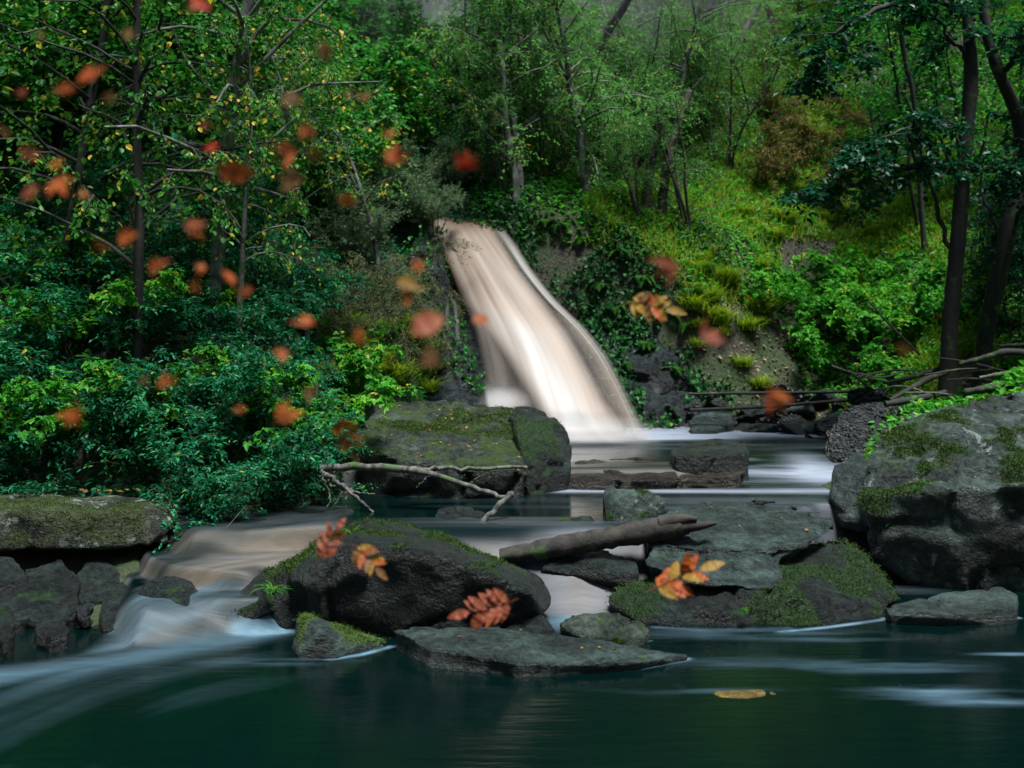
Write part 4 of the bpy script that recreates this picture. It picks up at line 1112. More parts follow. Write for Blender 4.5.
p = cover_points(200000, (1, 12), (13, 26), lambda x, y, z, d: slope_ok(x, y, z, d) & (fbm(np.stack([x * .7, y * .7, 0 * x], -1), 3, 210) > -.15))
n = len(p); az = rng.uniform(0, 6.28, n)
d_ = np.stack([np.cos(az) * .6, np.sin(az) * .6 - .2, np.full(n, .8)], -1)
leaves(mb, p, d_, np.stack([np.cos(az), np.sin(az), 0 * az + .3], -1), .20 * rng.uniform(.5, 1.3, n), .075, np.clip(rng.normal(.55, .22, n), 0, 1), NEEDLE)
tag(link("slope_grass", mb.mesh("slope_grass", L_GRASS)), "yellow-green grass on the far slope", "grass", kind="stuff")
mb = MB()
p = cover_points(130000, (-18, 24), (19, 62), lambda x, y, z, d: (np.abs(x) < y * .55) & ((y > 26) | (x < 1)))
n = len(p); leaves(mb, p + rng.uniform(0, 1, (n, 1)) * (0, 0, .5), rng.normal(0, 1, (n, 3)), np.array([0, -.5, .8]) + rng.normal(0, .5, (n, 3)), np.interp(p[:, 1], [20, 34, 60], [.16, .30, .5]) * rng.uniform(.5, 1.3, n), .6, np.clip(rng.normal(.4, .2, n), 0, .93), OVAL)
tag(link("hill_undergrowth", mb.mesh("hill_undergrowth", L_FINE)), "leafy undergrowth covering the far wooded hill", "undergrowth", kind="stuff")
# ivy and moss leaves over the cliffs
def cover_mesh(o, n, name, mat, ll, label, thr=.0, seed=0, tmpl=OVAL, nz=-1):
    me = o.data; k = len(me.vertices); co = np.empty(k * 3); no = np.empty(k * 3)
    me.vertices.foreach_get("co", co); me.vertices.foreach_get("normal", no)
    co = co.reshape(-1, 3) + np.array(o.location); no = no.reshape(-1, 3)
    idx = np.where((fbm(co * 1.6, 4, 220 + seed) > thr) & (no[:, 1] < .5) & (no[:, 2] > nz))[0]
    j = rng.choice(idx, n); p = co[j] + no[j] * rng.uniform(.0, .10, (n, 1)) + rng.normal(0, .03, (n, 3))
    m_ = MB(); leaves(m_, p, rng.normal(0, .6, (n, 3)) + (0, 0, -.8), no[j] + rng.normal(0, .35, (n, 3)) + (0, 0, .5), ll * rng.uniform(.5, 1.4, n), .75, np.clip(rng.normal(.45, .17, n), 0, .93), tmpl)
    c = link(name, m_.mesh(name, mat)); tag(c, label, "ivy", kind="stuff")
L_IVY = leaf_mat("leaf_ivy", [(0, (.004, .03, .010)), (.45, (.012, .075, .02)), (.85, (.04, .17, .035)), (1, (.16, .20, .03))], .3, .45)
cover_mesh(cl[2], 7500, "cliff_ivy", L_IVY, .06, "trailing ivy on the shadowed cliff across the falls", .05, 1)
cover_mesh(cl[1], 900, "cliff_moss_leaves", L_GREEN, .05, "small plants clinging to the wet black cliff face", .12, 2)
mb = MB()
p = cover_points(42000, (-.6, 3.4), (13.6, 17), lambda x, y, z, d: (d < 2.2) & (fbm(np.stack([x * 1.3, y * 1.3, z * 1.3], -1), 3, 240) > -.02) & (CX + x * F_PX / y > 485) & (CX + x * F_PX / y < 730))
n = len(p); leaves(mb, p + rng.normal(0, 1, (n, 3)) * (.04, .04, .05) + (0, -.04, .03), rng.normal(0, .6, (n, 3)) + (0, -.2, -.5), np.array([0, -.7, .7]) + rng.normal(0, .4, (n, 3)), .06 * rng.uniform(.5, 1.3, n), .7, np.clip(rng.normal(.4, .18, n), 0, .93), OVAL)
tag(link("bank_ivy", mb.mesh("bank_ivy", L_IVY)), "ivy and herbs over the top of the cliff across the falls", "ivy", kind="stuff")
# dead leaves and stones of the scree
mb = MB()
p = cover_points(26000, (1.0, 9), (11, 19), lambda x, y, z, d: (CX + x * F_PX / y > 640) & (z < 3.2))
n = len(p); leaves(mb, p + rng.uniform(0, 1, (n, 1)) * (0, 0, .03), rng.normal(0, 1, (n, 3)) * (1, 1, .3), np.array([0, -.2, 1.0]) + rng.normal(0, .35, (n, 3)), .05 * rng.uniform(.5, 1.3, n), .6, rng.uniform(0, 1, n), OVAL)
tag(link("leaf_litter", mb.mesh("leaf_litter", leaf_mat("litter", [(0, (.05, .036, .022)), (.5, (.15, .105, .065)), (1, (.32, .26, .19))], .1, .6))), "brown leaf litter on the scree and beach", "leaf litter", kind="stuff")

# ------------------------------------------------------------------ the two dark trees on the right bank
def dark_tree(label, trunk_pts, radii, limbs, spec, seed, name='alder_tree'):
    g = np.random.default_rng(seed)
    base = np.array(trunk_pts[0], float)
    r = tag(empty(name, base), label, 'tree')
    tm, lm, bmb = MB(), MB(), MB()
    tp = spline(trunk_pts, 26) - base; rr = np.interp(np.linspace(0, 1, 26), np.linspace(0, 1, len(radii)), radii)
    rr = rr * (1 + .06 * g.normal(0, 1, 26)); rr[:3] *= (1.7, 1.3, 1.1)
    tube(tm, tp, rr, 12)
    link('trunk', tm.mesh('trunk', BK_DARK, True), r)
    brs = []
    for pts, r0, leafy in limbs:
        lp = spline(pts, 18) - base; lp[1:] += g.normal(0, .02, (17, 3))
        b_ = MB(); tube(b_, lp, np.linspace(r0, r0 * .25, 18), 8); link('limb', b_.mesh('limb', BK_DARK, True), r)
        if leafy: brs.append((lp[3:], np.linspace(r0, r0 * .3, 15)))
    bb = branch_off(g, spec, brs, bmb)
    foliate(g, spec, bb, bmb, lm)
    link('twigs', bmb.mesh('twigs', BK_DARK, True), r); link('crown', lm.mesh('crown', L_DARK), r)
LS = dict(nb=17, bl=.65, start=.12, up=.15, droop=.25, nt=9, tl=.25, lpt=8, ll=.075, lw=.68, flat=.35, yellow=0)
def g0(px, d, dz=-.1):
    q = spot(px, 0, d); q[2] += dz; return q
t1 = [g0(946, 12.4), P(950, 330, 12.4), P(958, 240, 12.4), P(964, 160, 12.4), P(971, 80, 12.4), P(968, 0, 12.4), P(972, -140, 12.4)]
dark_tree("tall dark alder with the straighter trunk and mossy foot by the log pile", t1, [.11, .092, .088, .083, .075, .065, .04],
          [([P(961, 175, 12.4), P(925, 165, 12.1), P(885, 175, 11.9), P(840, 190, 11.8), P(800, 196, 11.8)], .045, True),
           ([P(968, 10, 12.4), P(925, 0, 12.2), P(880, 8, 12.0), P(838, 30, 11.9), P(820, 60, 11.9), P(812, 82, 11.9)], .04, True),
           ([P(955, 265, 12.4), P(938, 215, 12.5), P(925, 160, 12.6), P(905, 90, 12.8)], .035, False),
           ([P(961, 172, 12.4), P(990, 168, 12.2), P(1030, 178, 12.0)], .035, True),
           ([P(968, 60, 12.4), P(945, 30, 12.2), P(925, -20, 12.0)], .03, True), ([P(964, 130, 12.4), P(935, 120, 12.0), P(890, 135, 11.7), P(862, 160, 11.5)], .03, True)], LS, 301)
t2 = [g0(982, 12.9), P(985, 340, 12.9), P(1000, 270, 12.8), P(1012, 215, 12.8), P(1024, 180, 12.8), P(1018, 120, 12.7), P(998, 70, 12.6), P(985, 20, 12.6), P(978, -100, 12.6)]
dark_tree("leaning dark alder with the crooked trunk behind the straighter one", t2, [.11, .095, .09, .085, .078, .072, .065, .055, .04],
          [([P(1022, 180, 12.8), P(1040, 120, 12.9), P(1050, 40, 13.0)], .06, True), ([P(1000, 75, 12.6), P(1030, 40, 12.2), P(1060, 20, 12.0)], .04, True),
           ([P(1005, 250, 12.8), P(985, 200, 13.0), P(975, 150, 13.1)], .03, False), ([P(1012, 215, 12.8), P(1040, 200, 12.4), P(1070, 210, 12.2)], .035, True)], LS, 302)

scatter('willow', 'feathery_bush', 'bush', "soft green feathery bush in the thicket above the fern-hung cliff", "feathery bushes above the cliff",
        [(505, 200), (545, 185), (585, 190), (625, 185), (560, 150), (610, 140), (500, 160), (660, 140), (530, 110), (590, 95), (650, 70), (470, 120), (700, 130),
         (500, 0, 16.0), (550, 0, 16.3), (595, 0, 16.6), (640, 0, 17.0), (475, 0, 16.6), (570, 0, 18.0), (620, 0, 18.5), (520, 0, 18.2), (670, 0, 18.0), (710, 0, 19)], (.6, .95), mat=L_FINE)
for i, (px, py) in enumerate([(380, -10), (450, -20), (520, -30), (600, -30), (680, -20), (760, -20), (840, -10), (920, 0), (1000, 10), (290, 0), (430, 20)]):
    plant('fine', i % 4, 'feathery_tree', "tall hazy tree on the crest of the wooded hill", 'tree', spot(px, py), i * 1.3, rng.uniform(1.3, 1.7), "trees on the crest of the hill", trunkname='trunk', leafname='crown')
# bare and ivy-dark stems behind
def bare_trunk(label, pts, r0, mat, r1=None):
    pts = [np.array(p) for p in pts]; base = pts[0].copy()
    m_ = MB(); tp = spline(pts, 18) - base; tube(m_, tp, np.linspace(r0, r1 or r0 * .7, 18), 10)
    o = link('tree_trunk', m_.mesh('tree_trunk', mat, True)); o.location = base
    tag(o, label, 'tree trunk')
bare_trunk("bare pale-edged tree trunk in the haze above the waterfall", [g0(530, 17.5), P(530, 120, 17.5), P(528, 50, 17.5), P(524, -60, 17.4)], .10, BK_DARK)
bare_trunk("dark slanting bough crossing the bright haze beside the bare trunk", [P(590, 90, 17.8), P(606, 35, 17.6), P(622, 10, 17.4), P(645, -30, 17.2)], .08, BK_DARK)
bare_trunk("ivy-dark stem nearest the falls on the cliff end", [g0(644, 15.6), P(645, 215, 15.6), P(650, 170, 15.6), P(660, 110, 15.7)], .09, BK_BROWN)
bare_trunk("ivy-dark stem on the side away from the falls at the cliff end", [g0(660, 15.5), P(661, 220, 15.5), P(668, 160, 15.5), P(690, 90, 15.6)], .08, BK_BROWN)
bare_trunk("thin sloping sapling stem in the green light between willow and alder", [g0(925, 16), P(915, 110, 16), P(905, 60, 16), P(895, 0, 16)], .04, BK_DARK)

# ------------------------------------------------------------------ logs and dead branches
def log(label, pts, r, mat, name='log', sides=10, seed=0, cat='log', n=26, knobs=.08):
    g = np.random.default_rng(400 + seed)
    pts = [np.array(p, float) for p in pts]; base = pts[0].copy()
    tp = spline(pts, n) - base
    rr = np.interp(np.linspace(0, 1, n), np.linspace(0, 1, len(r)), r) * (1 + knobs * g.normal(0, 1, n))
    m_ = MB(); tube(m_, tp, rr, sides)
    V = np.concatenate(m_.v); V += .12 * np.min(r) * np.stack([vnoise(V * 14 + 5, 230 + seed), vnoise(V * 14 + 50, 231), vnoise(V * 14 + 90, 232)], -1)
    m_.v = [V[:len(m_.v[0])], V[len(m_.v[0]):len(m_.v[0]) + sides], V[-sides:]]
    o = link(name, m_.mesh(name, mat, True)); o.location = base
    tag(o, label, cat); return o
lg = log("thick bark-bare drift log with a splintered end lying onto the grey slab", [P(500, 556, 8.05), P(560, 546, 8.05), P(620, 536, 8.05), P(680, 526, 8.05), P(692, 525, 8.05)], [.055, .075, .08, .088, .05], BK_LOG, seed=1, sides=14, n=40)
for k, (a_, b_, c_) in enumerate([((660, 528), (696, 526), (716, 523)), ((660, 524), (684, 519), (697, 519))]):
    m_ = MB(); tp = spline([P(*a_, 8.03), P(*b_, 8.0), P(*c_, 7.98)], 10) - np.array(lg.location); tube(m_, tp, np.linspace(.06, .014, 10), 9)
    link('splinter', m_.mesh('splinter', BK_LOG, True), lg)
db = tag(empty('dead_branch', P(318, 468, 9.2)), "forked grey dead branch reaching from the leafy bank over the water", 'branch')
for nm, pts, r in [('limb', [P(318, 468, 9.3), P(360, 467, 9.2), P(410, 470, 9.1), P(450, 480, 9.0), P(480, 490, 8.9), P(500, 498, 8.8), P(512, 496, 8.7)], (.032, .018)),
                   ('limb', [P(513, 493, 8.7), P(500, 505, 8.65), P(485, 520, 8.6), P(474, 534, 8.5), P(458, 533, 8.4)], (.028, .018)),
                   ('limb', [P(402, 469, 9.15), P(440, 468, 9.25), P(490, 468, 9.35), P(528, 466, 9.4)], (.022, .014)),
                   ('limb', [P(322, 472, 9.25), P(340, 484, 9.1), P(360, 500, 9.0), P(373, 513, 8.95)], (.024, .010)),
                   ('limb', [P(330, 485, 9.15), P(350, 490, 9.05), P(374, 495, 8.95)], (.012, .006)),
                   ('twig', [P(322, 474, 9.2), P(330, 500, 9.1), P(322, 515, 9.05)], (.008, .003)), ('twig', [P(430, 474, 9.05), P(416, 488, 9.0)], (.005, .002)),
                   ('twig', [P(470, 484, 8.95), P(480, 476, 8.9), P(496, 470, 8.9)], (.006, .002)), ('twig', [P(345, 487, 9.1), P(335, 505, 9.0)], (.006, .002))]:
    m_ = MB(); tp = spline(pts, 22) + rng.normal(0, .006, (22, 3)); tube(m_, tp - np.array(db.location), np.linspace(*r, 22) * (1 + .1 * rng.normal(0, 1, 22)), 8)
    link(nm, m_.mesh(nm, BK_DEAD, True), db)
log("long straight pole lying level on the far shore", [P(688, 394, 13.4), P(760, 393, 13.4), P(830, 392, 13.4), P(885, 390, 13.2)], [.018, .02, .02, .015], BK_DARK, 'pole', seed=2, sides=8, cat='pole', knobs=.03)
log("dark thin pole lying below the long straight pole", [P(690, 410, 13.0), P(760, 407, 13.1), P(850, 400, 13.1)], [.018, .02, .02], BK_DARK, 'pole', seed=3, sides=8, cat='pole', knobs=.03)
log("thin bare stick slanting down to the far shore beneath the brambles", [P(832, 366, 13.2), P(858, 375, 13.1), P(888, 382, 13.0), P(912, 380, 13.0)], [.014, .016, .014, .006], BK_DEAD, 'stick', seed=4, sides=7, cat='stick', knobs=.05)
log("dark stick crossing under the slanting bare stick", [P(850, 372, 13.0), P(870, 388, 12.8), P(890, 402, 12.6)], [.012, .016, .014], BK_DARK, 'stick', seed=5, sides=7, cat='stick', knobs=.05)
log("long thin stem leaning through the bramble patch", [P(868, 300, 13.4), P(890, 325, 13.2), P(920, 355, 13.0)], [.010, .014, .016], BK_DARK, 'stick', seed=6, sides=7, cat='stick', knobs=.05)
for i, (lab, pts, r, m_) in enumerate([
    ("thick curved bough on top of the log pile behind the huge boulder", [P(960, 364, 11.9), P(985, 358, 11.8), P(1010, 352, 11.7), P(1050, 356, 11.6)], [.028, .036, .04, .034], BK_DARK),
    ("highest thin log of the pile, beneath the leaning alder", [P(1000, 346, 12.2), P(1030, 345, 12.1), P(1060, 348, 12.0)], [.02, .026, .024], BK_DARK),
    ("pale ridged log running down to the alder's mossy foot", [P(890, 400, 11.6), P(912, 388, 11.8), P(930, 378, 12.0), P(948, 372, 12.1)], [.018, .03, .034, .03], BK_LOG),
    ("dark log lowest in the pile next to the pitted rock", [P(885, 404, 11.4), P(915, 399, 11.5), P(945, 393, 11.7)], [.03, .04, .036], BK_DARK),
    ("dark log behind the pale ridged log at the alder's foot", [P(890, 382, 12.5), P(920, 375, 12.5), P(950, 366, 12.6)], [.02, .03, .03], BK_DARK),
    ("pale broken log deep in the pile behind the huge boulder", [P(980, 378, 11.7), P(1005, 374, 11.6), P(1040, 371, 11.5)], [.02, .03, .028], BK_DEAD),
    ("mossy log lowest behind the huge boulder's moss cap", [P(965, 392, 11.3), P(1000, 387, 11.2), P(1045, 384, 11.1)], [.036, .045, .04], BK_DARK)]):
    log(lab, pts, r, m_, seed=20 + i)
log("thin pale twig standing up from the shaded water beside the ledge", [P(200, 556, 8.3), P(225, 530, 8.35), P(246, 505, 8.4)], [.007, .006, .003], BK_DEAD, 'twig', seed=40, sides=6, cat='twig', knobs=.05)

for i in range(12):
    q = P(rng.uniform(880, 1010), rng.uniform(352, 402), rng.uniform(11.4, 12.6)); an = rng.normal(.1, .35); L_ = rng.uniform(.35, .9)
    v = np.array([math.cos(an) * L_, rng.normal(0, .2), math.sin(an) * L_ * .5])
    log("thin dark stick tangled in the heap of deadwood at the alder's foot", [q - v * .5, q + (0, 0, rng.normal(0, .04)), q + v * .5], [.008, rng.uniform(.010, .018), .006], (BK_DARK, BK_LOG, BK_DEAD)[i % 3], 'stick', seed=60 + i, sides=6, cat='stick', knobs=.06)['group'] = "sticks in the deadwood heap"
# shoreline stones on the far beach
sm_ = [rock_mesh("shore_stone", [[('w', *(rng.normal(0, 1, 3) * (.11, .09, .06))) for _ in range(14)]], m_, seed=60 + k, vox=.018, amp=.015)[0] for k, m_ in enumerate((R_GREY, R_DARK, R_PIT, R_DARK))]
k = 0
while k < 46:
    px, d = rng.uniform(630, 880), rng.uniform(12.3, 14.6)
    q = spot(px, 0, d); s_ = float(sdf(np.array([q[0]]), np.array([q[1]]))[0])
    if -.25 < s_ < .9 and q[2] < .95:
        o = link("shore_stone", sm_[k % 4]); o.location = (q[0], q[1], max(q[2], .5) - .03); o.rotation_euler = (0, 0, rng.uniform(0, 6)); o.scale = (rng.uniform(.6, 1.8),) * 3
        tag(o, "dark stone scattered along the far shore under the poles", "stone", "stones on the far shore"); k += 1

# small green plants on the rocks
def sprig(label, pos, s, k=0, mat=L_FERN):
    r = tag(empty('grass_sprig', pos, rng.uniform(0, 6), s), label, 'grass sprig')
    link('blades', grass_meshes(90 + k, 26, .22, .04, 1.0, mat, .005), r)
sprig("bright green grass sprig sprouting low on the long dark rock", P(272, 590, 7.3), .9, 1)
sprig("grass sprig on the mossy back of the long dark rock", P(352, 536, 7.55), .7, 2)
sprig("grass sprig growing on the ledge of the huge boulder", P(925, 488, 8.4), .8, 3)
fern(P(890, 525, 8.42), .16, "tiny fern on the shaded face of the huge boulder", None, 1)
fern(P(745, 610, 7.36), .2, "tiny fern on the mossy base under the grey slab", None, 2)

# ------------------------------------------------------------------ leaves fallen on the rocks
def leaf_mesh(name, seed, col, ln, lobes=7, curl=.18, wid=.62):
    """one autumn leaf: toothed oval blade with a midrib fold and stalk, real thickness from two sides of a curled sheet"""
    g = np.random.default_rng(seed); n = 15
    t = np.linspace(0, 1, n); w = wid * .5 * np.sin(np.pi * t ** .8) ** .8 * (1 + .16 * np.where(np.arange(n) % 2, 1, -1)) ; w[0] = .012; w[-1] = .004
    z = -curl * (t - .4) ** 2 + .02 * g.normal(0, 1, n)
    V = np.stack([np.stack([t, -w, z + .25 * w], -1), np.stack([t, 0 * t, z], -1), np.stack([t, w, z + .25 * w + .03 * g.normal(0, 1, n)], -1)], 1) * ln
    i = np.arange(n - 1)[:, None] * 3
    q = np.concatenate([np.concatenate([i, i + 1, i + 4, i + 3], 1), np.concatenate([i + 1, i + 2, i + 5, i + 4], 1)])
    mb_ = MB(); mb_.add(V.reshape(-1, 3), q, np.clip(.5 + .3 * g.normal(0, 1, len(q)) * .6, 0, 1))
    tube(mb_, [(-.25 * ln, 0, -.03 * ln), (-.1 * ln, 0, 0), (0, 0, 0)], .012 * ln, 5, .1)
    me_ = mb_.mesh(name, col, True)
    return me_
def ragged_leaf(name, seed, col, ln):
    """one broken lobed autumn leaf: three to five unequal toothed lobes from one stalk, as one mesh"""
    g = np.random.default_rng(seed); mb_ = MB()
    k = g.integers(3, 6)
    for j in range(k):
        an = (j - (k - 1) / 2) * g.uniform(.45, .75); L_ = ln * (1 - .16 * abs(j - (k - 1) / 2)) * g.uniform(.75, 1.05)
        n = 9; t = np.linspace(0, 1, n); w = .17 * np.sin(np.pi * (.08 + .92 * t) ** .8) * (1 + .2 * np.where(np.arange(n) % 2, 1, -1)); w[-1] = .004
        z = g.normal(0, .25) * t ** 2 + .02 * g.normal(0, 1, n)
        V = np.stack([np.stack([t, -w, z + .3 * w], -1), np.stack([t, 0 * t, z], -1), np.stack([t, w, z + .3 * w], -1)], 1).reshape(-1, 3) * L_
        V = np.stack([V[:, 0] * math.cos(an) - V[:, 1] * math.sin(an), V[:, 0] * math.sin(an) + V[:, 1] * math.cos(an), V[:, 2] + .01 * j * ln], -1)
        i = np.arange(n - 1)[:, None] * 3
        q = np.concatenate([np.concatenate([i, i + 1, i + 4, i + 3], 1), np.concatenate([i + 1, i + 2, i + 5, i + 4], 1)])
        mb_.add(V, q, np.clip(.5 + .25 * g.normal() + .12 * g.normal(0, 1, len(q)), 0, 1))
    tube(mb_, [(-.3 * ln, .03 * ln, -.03 * ln), (-.1 * ln, 0, 0), (.04 * ln, 0, 0)], .014 * ln, 5, .1)
    return mb_.mesh(name, col, True)
A_OR = leaf_mat("autumn_orange", [(0, (.13, .026, .008)), (.5, (.29, .062, .016)), (1, (.38, .12, .025))], .35, .5, .2)
A_RED = leaf_mat("autumn_red", [(0, (.20, .015, .010)), (.5, (.38, .032, .020)), (1, (.44, .07, .03))], .35, .5, .1)
A_TAN = leaf_mat("autumn_tan", [(0, (.06, .026, .010)), (.5, (.13, .062, .024)), (1, (.20, .11, .045))], .35, .5, .2)
A_YEL = leaf_mat("autumn_yellow", [(0, (.15, .08, .015)), (.5, (.24, .14, .025)), (1, (.28, .21, .05))], .35, .5, .2)
A_PINK = leaf_mat("autumn_russet", [(0, (.10, .025, .013)), (.5, (.21, .055, .03)), (1, (.29, .10, .045))], .35, .5, .2)
fl = [leaf_mesh("fallen_leaf", 500 + k, m_, .05) for k, m_ in enumerate((A_YEL, A_YEL, A_TAN, A_OR))]
def litter_on(rk, n, label, group, size=.8, kinds=(0, 1, 2), xmin=-1e9, xmax=1e9):
    o, me = rk; k = len(me.vertices); co = np.empty(k * 3); no = np.empty(k * 3)
    me.vertices.foreach_get("co", co); me.vertices.foreach_get("normal", no); co = co.reshape(-1, 3) + np.array(o.location); no = no.reshape(-1, 3)
    idx = np.where((no[:, 2] > .72) & (co[:, 0] > xmin) & (co[:, 0] < xmax))[0]
    if not len(idx): return
    for j in rng.choice(idx, n):
        c = link("fallen_leaf", fl[kinds[rng.integers(len(kinds))]]); c.location = co[j] + no[j] * .008
        nq = Vector(no[j]).to_track_quat('Z', 'Y').to_euler(); c.rotation_euler = (nq.x, nq.y, nq.z + 0); c.rotation_euler.rotate_axis('Z', rng.uniform(0, 6.28))
        c.scale = (size * rng.uniform(.6, 1.2),) * 3
        tag(c, label, "fallen leaf", group)
litter_on(A_rock, 60, "small yellowed leaf lying on the mossy boulder below the falls", "leaves on the mossy boulder", .75)
litter_on(F_rock, 7, "small pale leaf lying on the wide grey tilted slab", "leaves on the grey slab", .7)
litter_on(D_rock, 6, "small pale leaf lying on the thin slab in the near pool", "leaves on the thin slab", .6)
litter_on(H_rock, 9, "small pale leaf stuck on the huge boulder", "leaves on the huge boulder", .6)
lw_ = [(px, py) for px, py in [(88, 495), (98, 494), (108, 496), (118, 497), (128, 498), (112, 492), (140, 499), (80, 494), (150, 500), (104, 497), (124, 495)]]
for px, py in lw_:
    c = link("fallen_leaf", fl[(0, 2, 3)[rng.integers(3)]]); q = P(px, py, 8.35); c.location = (q[0], q[1], .74 + rng.uniform(0, .02)); c.rotation_euler = (rng.normal(0, .3), rng.normal(0, .3), rng.uniform(0, 6)); c.scale = (.9,) * 3
    tag(c, "orange-yellow leaf lying along the top of the lichen-covered ledge", "fallen leaf", "leaves on the ledge rock")

# ------------------------------------------------------------------ leaves falling through the air
MATS = dict(o=A_OR, r=A_RED, t=A_TAN, y=A_YEL, p=A_PINK)
air = [
 (200, 4, 22, 'r', 2.4, "vivid orange-red falling leaf at the top edge above the kinked birch"), (130, 36, 18, 't', 2.6, "brownish falling leaf in front of the kinked birch near the top"),
 (95, 74, 34, 'o', 2.5, "wide bright orange falling leaf with a pale streaked edge"), (63, 90, 22, 'o', 2.4, "round orange falling leaf below and beside the pale-streaked one"),
 (40, 38, 14, 't', 2.7, "small dim brown falling leaf in the dark upper corner"), (108, 100, 16, 't', 2.5, "dim brown falling leaf just under the pale-streaked one"),
 (20, 93, 12, 'p', 2.6, "faint reddish falling leaf near the edge beside the round orange one"), (4, 132, 14, 't', 2.3, "tan falling leaf cut by the photo edge"),
 (33, 152, 20, 'p', 2.5, "pinkish orange falling leaf above the dense orange cluster"), (54, 165, 18, 'o', 2.6, "upright orange falling leaf topping the dense orange cluster"),
 (58, 190, 32, 'o', 2.5, "biggest falling leaf of the dense orange cluster"), (34, 193, 20, 'p', 2.4, "russet falling leaf on the edge side of the dense orange cluster"),
 (84, 196, 12, 'o', 2.6, "small orange falling leaf trailing the dense orange cluster"), (192, 9, 18, 't', 2.7, "tan falling leaf next to the vivid one at the top edge"),
 (325, 52, 22, 't', 2.5, "large tan falling leaf over the crooked whitish branch"), (294, 101, 24, 't', 2.5, "rusty falling leaf in the birch leaves between two trunks"),
 (306, 135, 20, 'o', 2.5, "orange falling leaf above the tan tilted one"), (282, 152, 26, 'o', 2.7, "flat bright orange falling leaf among the birch twigs"),
 (288, 178, 28, 't', 2.6, "tilted tan falling leaf under the flat bright orange one"), (314, 157, 18, 't', 2.5, "faint brown falling leaf beside the tan tilted one"),
 (210, 148, 16, 'r', 2.7, "small red falling leaf on the pale grey birch trunk"), (234, 172, 36, 'o', 2.5, "big ragged orange falling leaf beside the slender young birch"),
 (204, 124, 12, 'p', 2.6, "tiny russet falling leaf above the small red one on the trunk"), (395, 151, 28, 'o', 2.6, "ragged orange falling leaf in front of the gorse"),
 (389, 135, 18, 'o', 2.5, "smaller orange falling leaf just above the one before the gorse"), (364, 95, 18, 't', 2.6, "dim tan falling leaf in the birch crown above the gorse"),
 (349, 93, 14, 't', 2.5, "small dim brown falling leaf close to the dim tan one"), (466, 156, 26, 'r', 2.8, "vivid red falling leaf alone in front of the dark wood"),
 (348, 200, 18, 'o', 2.5, "orange falling leaf over the gorse edge"), (132, 239, 24, 'o', 2.5, "orange falling leaf at the kink of the dark birch stem"),
 (103, 245, 18, 'p', 2.6, "russet falling leaf a little below the kink of the birch"), (195, 230, 22, 'o', 2.4, "dim orange falling leaf below the pale grey trunk"),
 (158, 265, 22, 'o', 2.5, "rounded orange falling leaf over the teal shrubs"), (198, 268, 14, 'o', 2.6, "upper of two small orange falling leaves one above the other"),
 (192, 286, 14, 'o', 2.6, "lower of two small orange falling leaves one above the other"), (229, 277, 20, 'o', 2.7, "flat orange falling leaf below the forked birch stem"),
 (244, 290, 14, 'o', 2.5, "thin orange falling leaf just under the flat one"), (302, 323, 26, 'o', 2.5, "large round orange falling leaf before the heather"),
 (282, 357, 16, 'o', 2.6, "small flat orange falling leaf under the large round one"), (165, 377, 20, 'o', 2.5, "upright orange falling leaf deep in the teal shrubs"),
 (146, 383, 12, 't', 2.5, "faint brown falling leaf next to the upright orange one"), (69, 415, 24, 'o', 2.6, "flat orange-red falling leaf low over the shrubs near the ledge"),
 (360, 338, 18, 'o', 2.6, "orange falling leaf over the green mound"), (288, 411, 26, 'o', 2.6, "glowing orange falling leaf above the dead branch"),
 (313, 396, 20, 't', 2.7, "pale orange falling leaf above the glowing one"), (241, 409, 14, 'o', 2.5, "faint orange falling leaf left behind by the glowing one"),
 (420, 268, 18, 'o', 2.7, "upper orange falling leaf beside the wet black cliff"), (411, 286, 28, 'y', 2.7, "long yellow-orange falling leaf beside the wet black cliff"),
 (408, 299, 18, 'o', 2.7, "orange falling leaf just below the long yellow one"), (427, 324, 36, 'p', 2.5, "large dull red falling leaf smeared before the wet cliff"),
 (478, 321, 18, 'o', 2.9, "orange falling leaf against the white water of the falls"), (430, 355, 22, 't', 2.4, "brown falling leaf hovering above the mossy boulder"),
 (660, 268, 34, 'p', 2.5, "large russet falling leaf across the ferny cliff"), (715, 332, 36, 'p', 2.6, "ragged russet falling leaf by the grass tussocks"),
 (781, 404, 34, 'o', 2.6, "round orange falling leaf in front of the straight pole"), (904, 348, 18, 't', 2.5, "dim brown falling leaf between brambles and alder")]
for i, (px, py, w, c, d, lab) in enumerate(air):
    g = np.random.default_rng(700 + i)
    d = d * .70
    ln = w * d / F_PX * .95
    o = link("falling_leaf", ragged_leaf("falling_leaf", 600 + i, MATS[c], ln * 1.05) if i % 7 else leaf_mesh("falling_leaf", 600 + i, MATS[c], ln * 1.1, curl=.35, wid=g.uniform(.45, .7)))
    eul = (math.radians(66) + g.normal(0, .40), g.normal(0, .4), 0)
    o.rotation_euler = eul; o.rotation_euler.rotate_axis('Z', g.uniform(0, 6.28) if i not in (2, 17, 47, 52) else g.choice([0.2, 3.0]))
    cvec = o.rotation_euler.to_matrix() @ Vector((ln * .5, 0, 0))
    o.location = Vector(P(px, py, d)) - cvec
    tag(o, lab, "falling leaf", "leaves falling through the air")

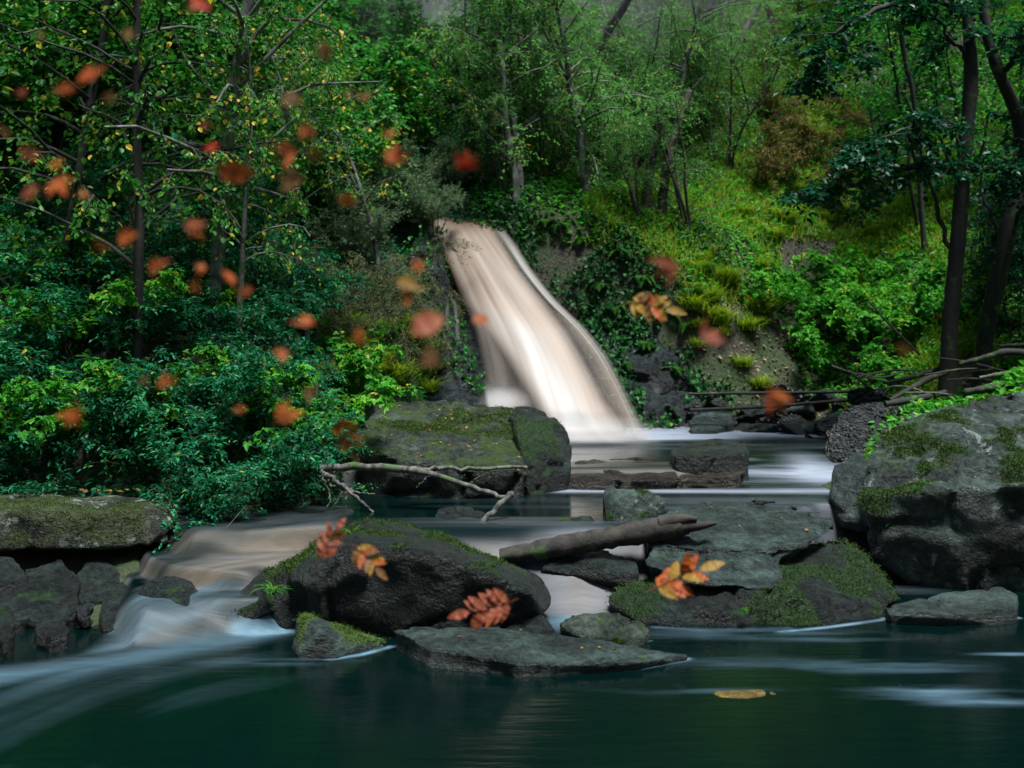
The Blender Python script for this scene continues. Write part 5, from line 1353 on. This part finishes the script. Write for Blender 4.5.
def rowan(label, px, py, w, d, rot, tilt, cols, nl=5, seed=0):
    g = np.random.default_rng(800 + seed)
    d = d * .8
    L_ = w * d / F_PX * .98
    r = tag(empty('rowan_leaf', P(px, py, d)), label, 'falling leaf', "compound leaves falling over the stream")
    r.rotation_euler = (math.radians(90) + tilt, g.normal(0, .25), 0); r.rotation_euler.rotate_axis('Z', rot)
    path = np.array([(x - .5, .05 * math.sin(x * 3), .10 * x * x) for x in np.linspace(-.15, .8, 10)]) * L_
    m_ = MB(); tube(m_, path, np.linspace(.014, .006, 10) * L_, 6, .1); link('leaf_stalk', m_.mesh('leaf_stalk', A_PINK, True), r)
    for k in range(nl):
        t = 2 + k * 7 / nl; i = int(t)
        for sg in (1, -1):
            c = MATS[cols[(k + (sg > 0)) % len(cols)]]
            o = link('leaflet', leaf_mesh('leaflet', 900 + seed * 40 + k * 2 + (sg > 0), c, L_ * .46 * (1 - .08 * abs(k - 2)), curl=.25, wid=.40), r)
            o.location = path[i]; o.rotation_euler = (g.normal(0, .25), g.normal(0, .25), sg * (1.0 - .06 * k))
    o = link('leaflet', leaf_mesh('leaflet', 990 + seed, MATS[cols[0]], L_ * .44, wid=.42), r); o.location = path[-1]
rowan("green-tipped orange compound leaf floating before the mossy slab base", 684, 579, 62, 4.6, math.radians(8), -.75, 'yoo', 5, 1)
rowan("russet compound leaf hanging before the end of the long dark rock", 485, 608, 54, 4.6, math.radians(185), -.6, 'pp', 5, 2)
rowan("yellow-brown compound leaf drifting before the long dark rock", 368, 561, 40, 4.4, math.radians(-50), -.5, 'tyo', 5, 3)
rowan("red compound leaf drifting beside the yellow-brown one", 331, 541, 38, 4.2, math.radians(70), -.5, 'pp', 4, 4)
rowan("yellow fan of leaflets with an orange end before the ferny cliff", 652, 309, 48, 4.4, math.radians(-20), -.5, 'yyto', 5, 5)
rowan("brownish orange compound leaf drifting over the dead branch base", 347, 437, 42, 3.4, math.radians(-50), .4, 'to', 4, 6)

# ------------------------------------------------------------------ mist added among the far trees for a soft glow
m2_ = mm.copy(); m2_.name = "glow_mist"
for nd in m2_.node_tree.nodes:
    if nd.type == 'MATH' and abs(nd.inputs[1].default_value - 5.0) < 1e-6: nd.inputs[1].default_value = .28
    if nd.type == 'PRINCIPLED_VOLUME' or nd.bl_idname == "ShaderNodeVolumePrincipled": nd.inputs["Color"].default_value = (.86, .93, 1.0, 1)
bm = bmesh.new(); bmesh.ops.create_icosphere(bm, subdivisions=3, radius=1)
me = bpy.data.meshes.new("glow_mist"); bm.to_mesh(me); bm.free(); me.materials.append(m2_)
o = link("glow_mist", me); o.location = P(560, -30, 20); o.scale = (4.4, 4.5, 3.6)
tag(o, "pale mist added as a soft glow in the treetops above the falls", "mist", kind="stuff")
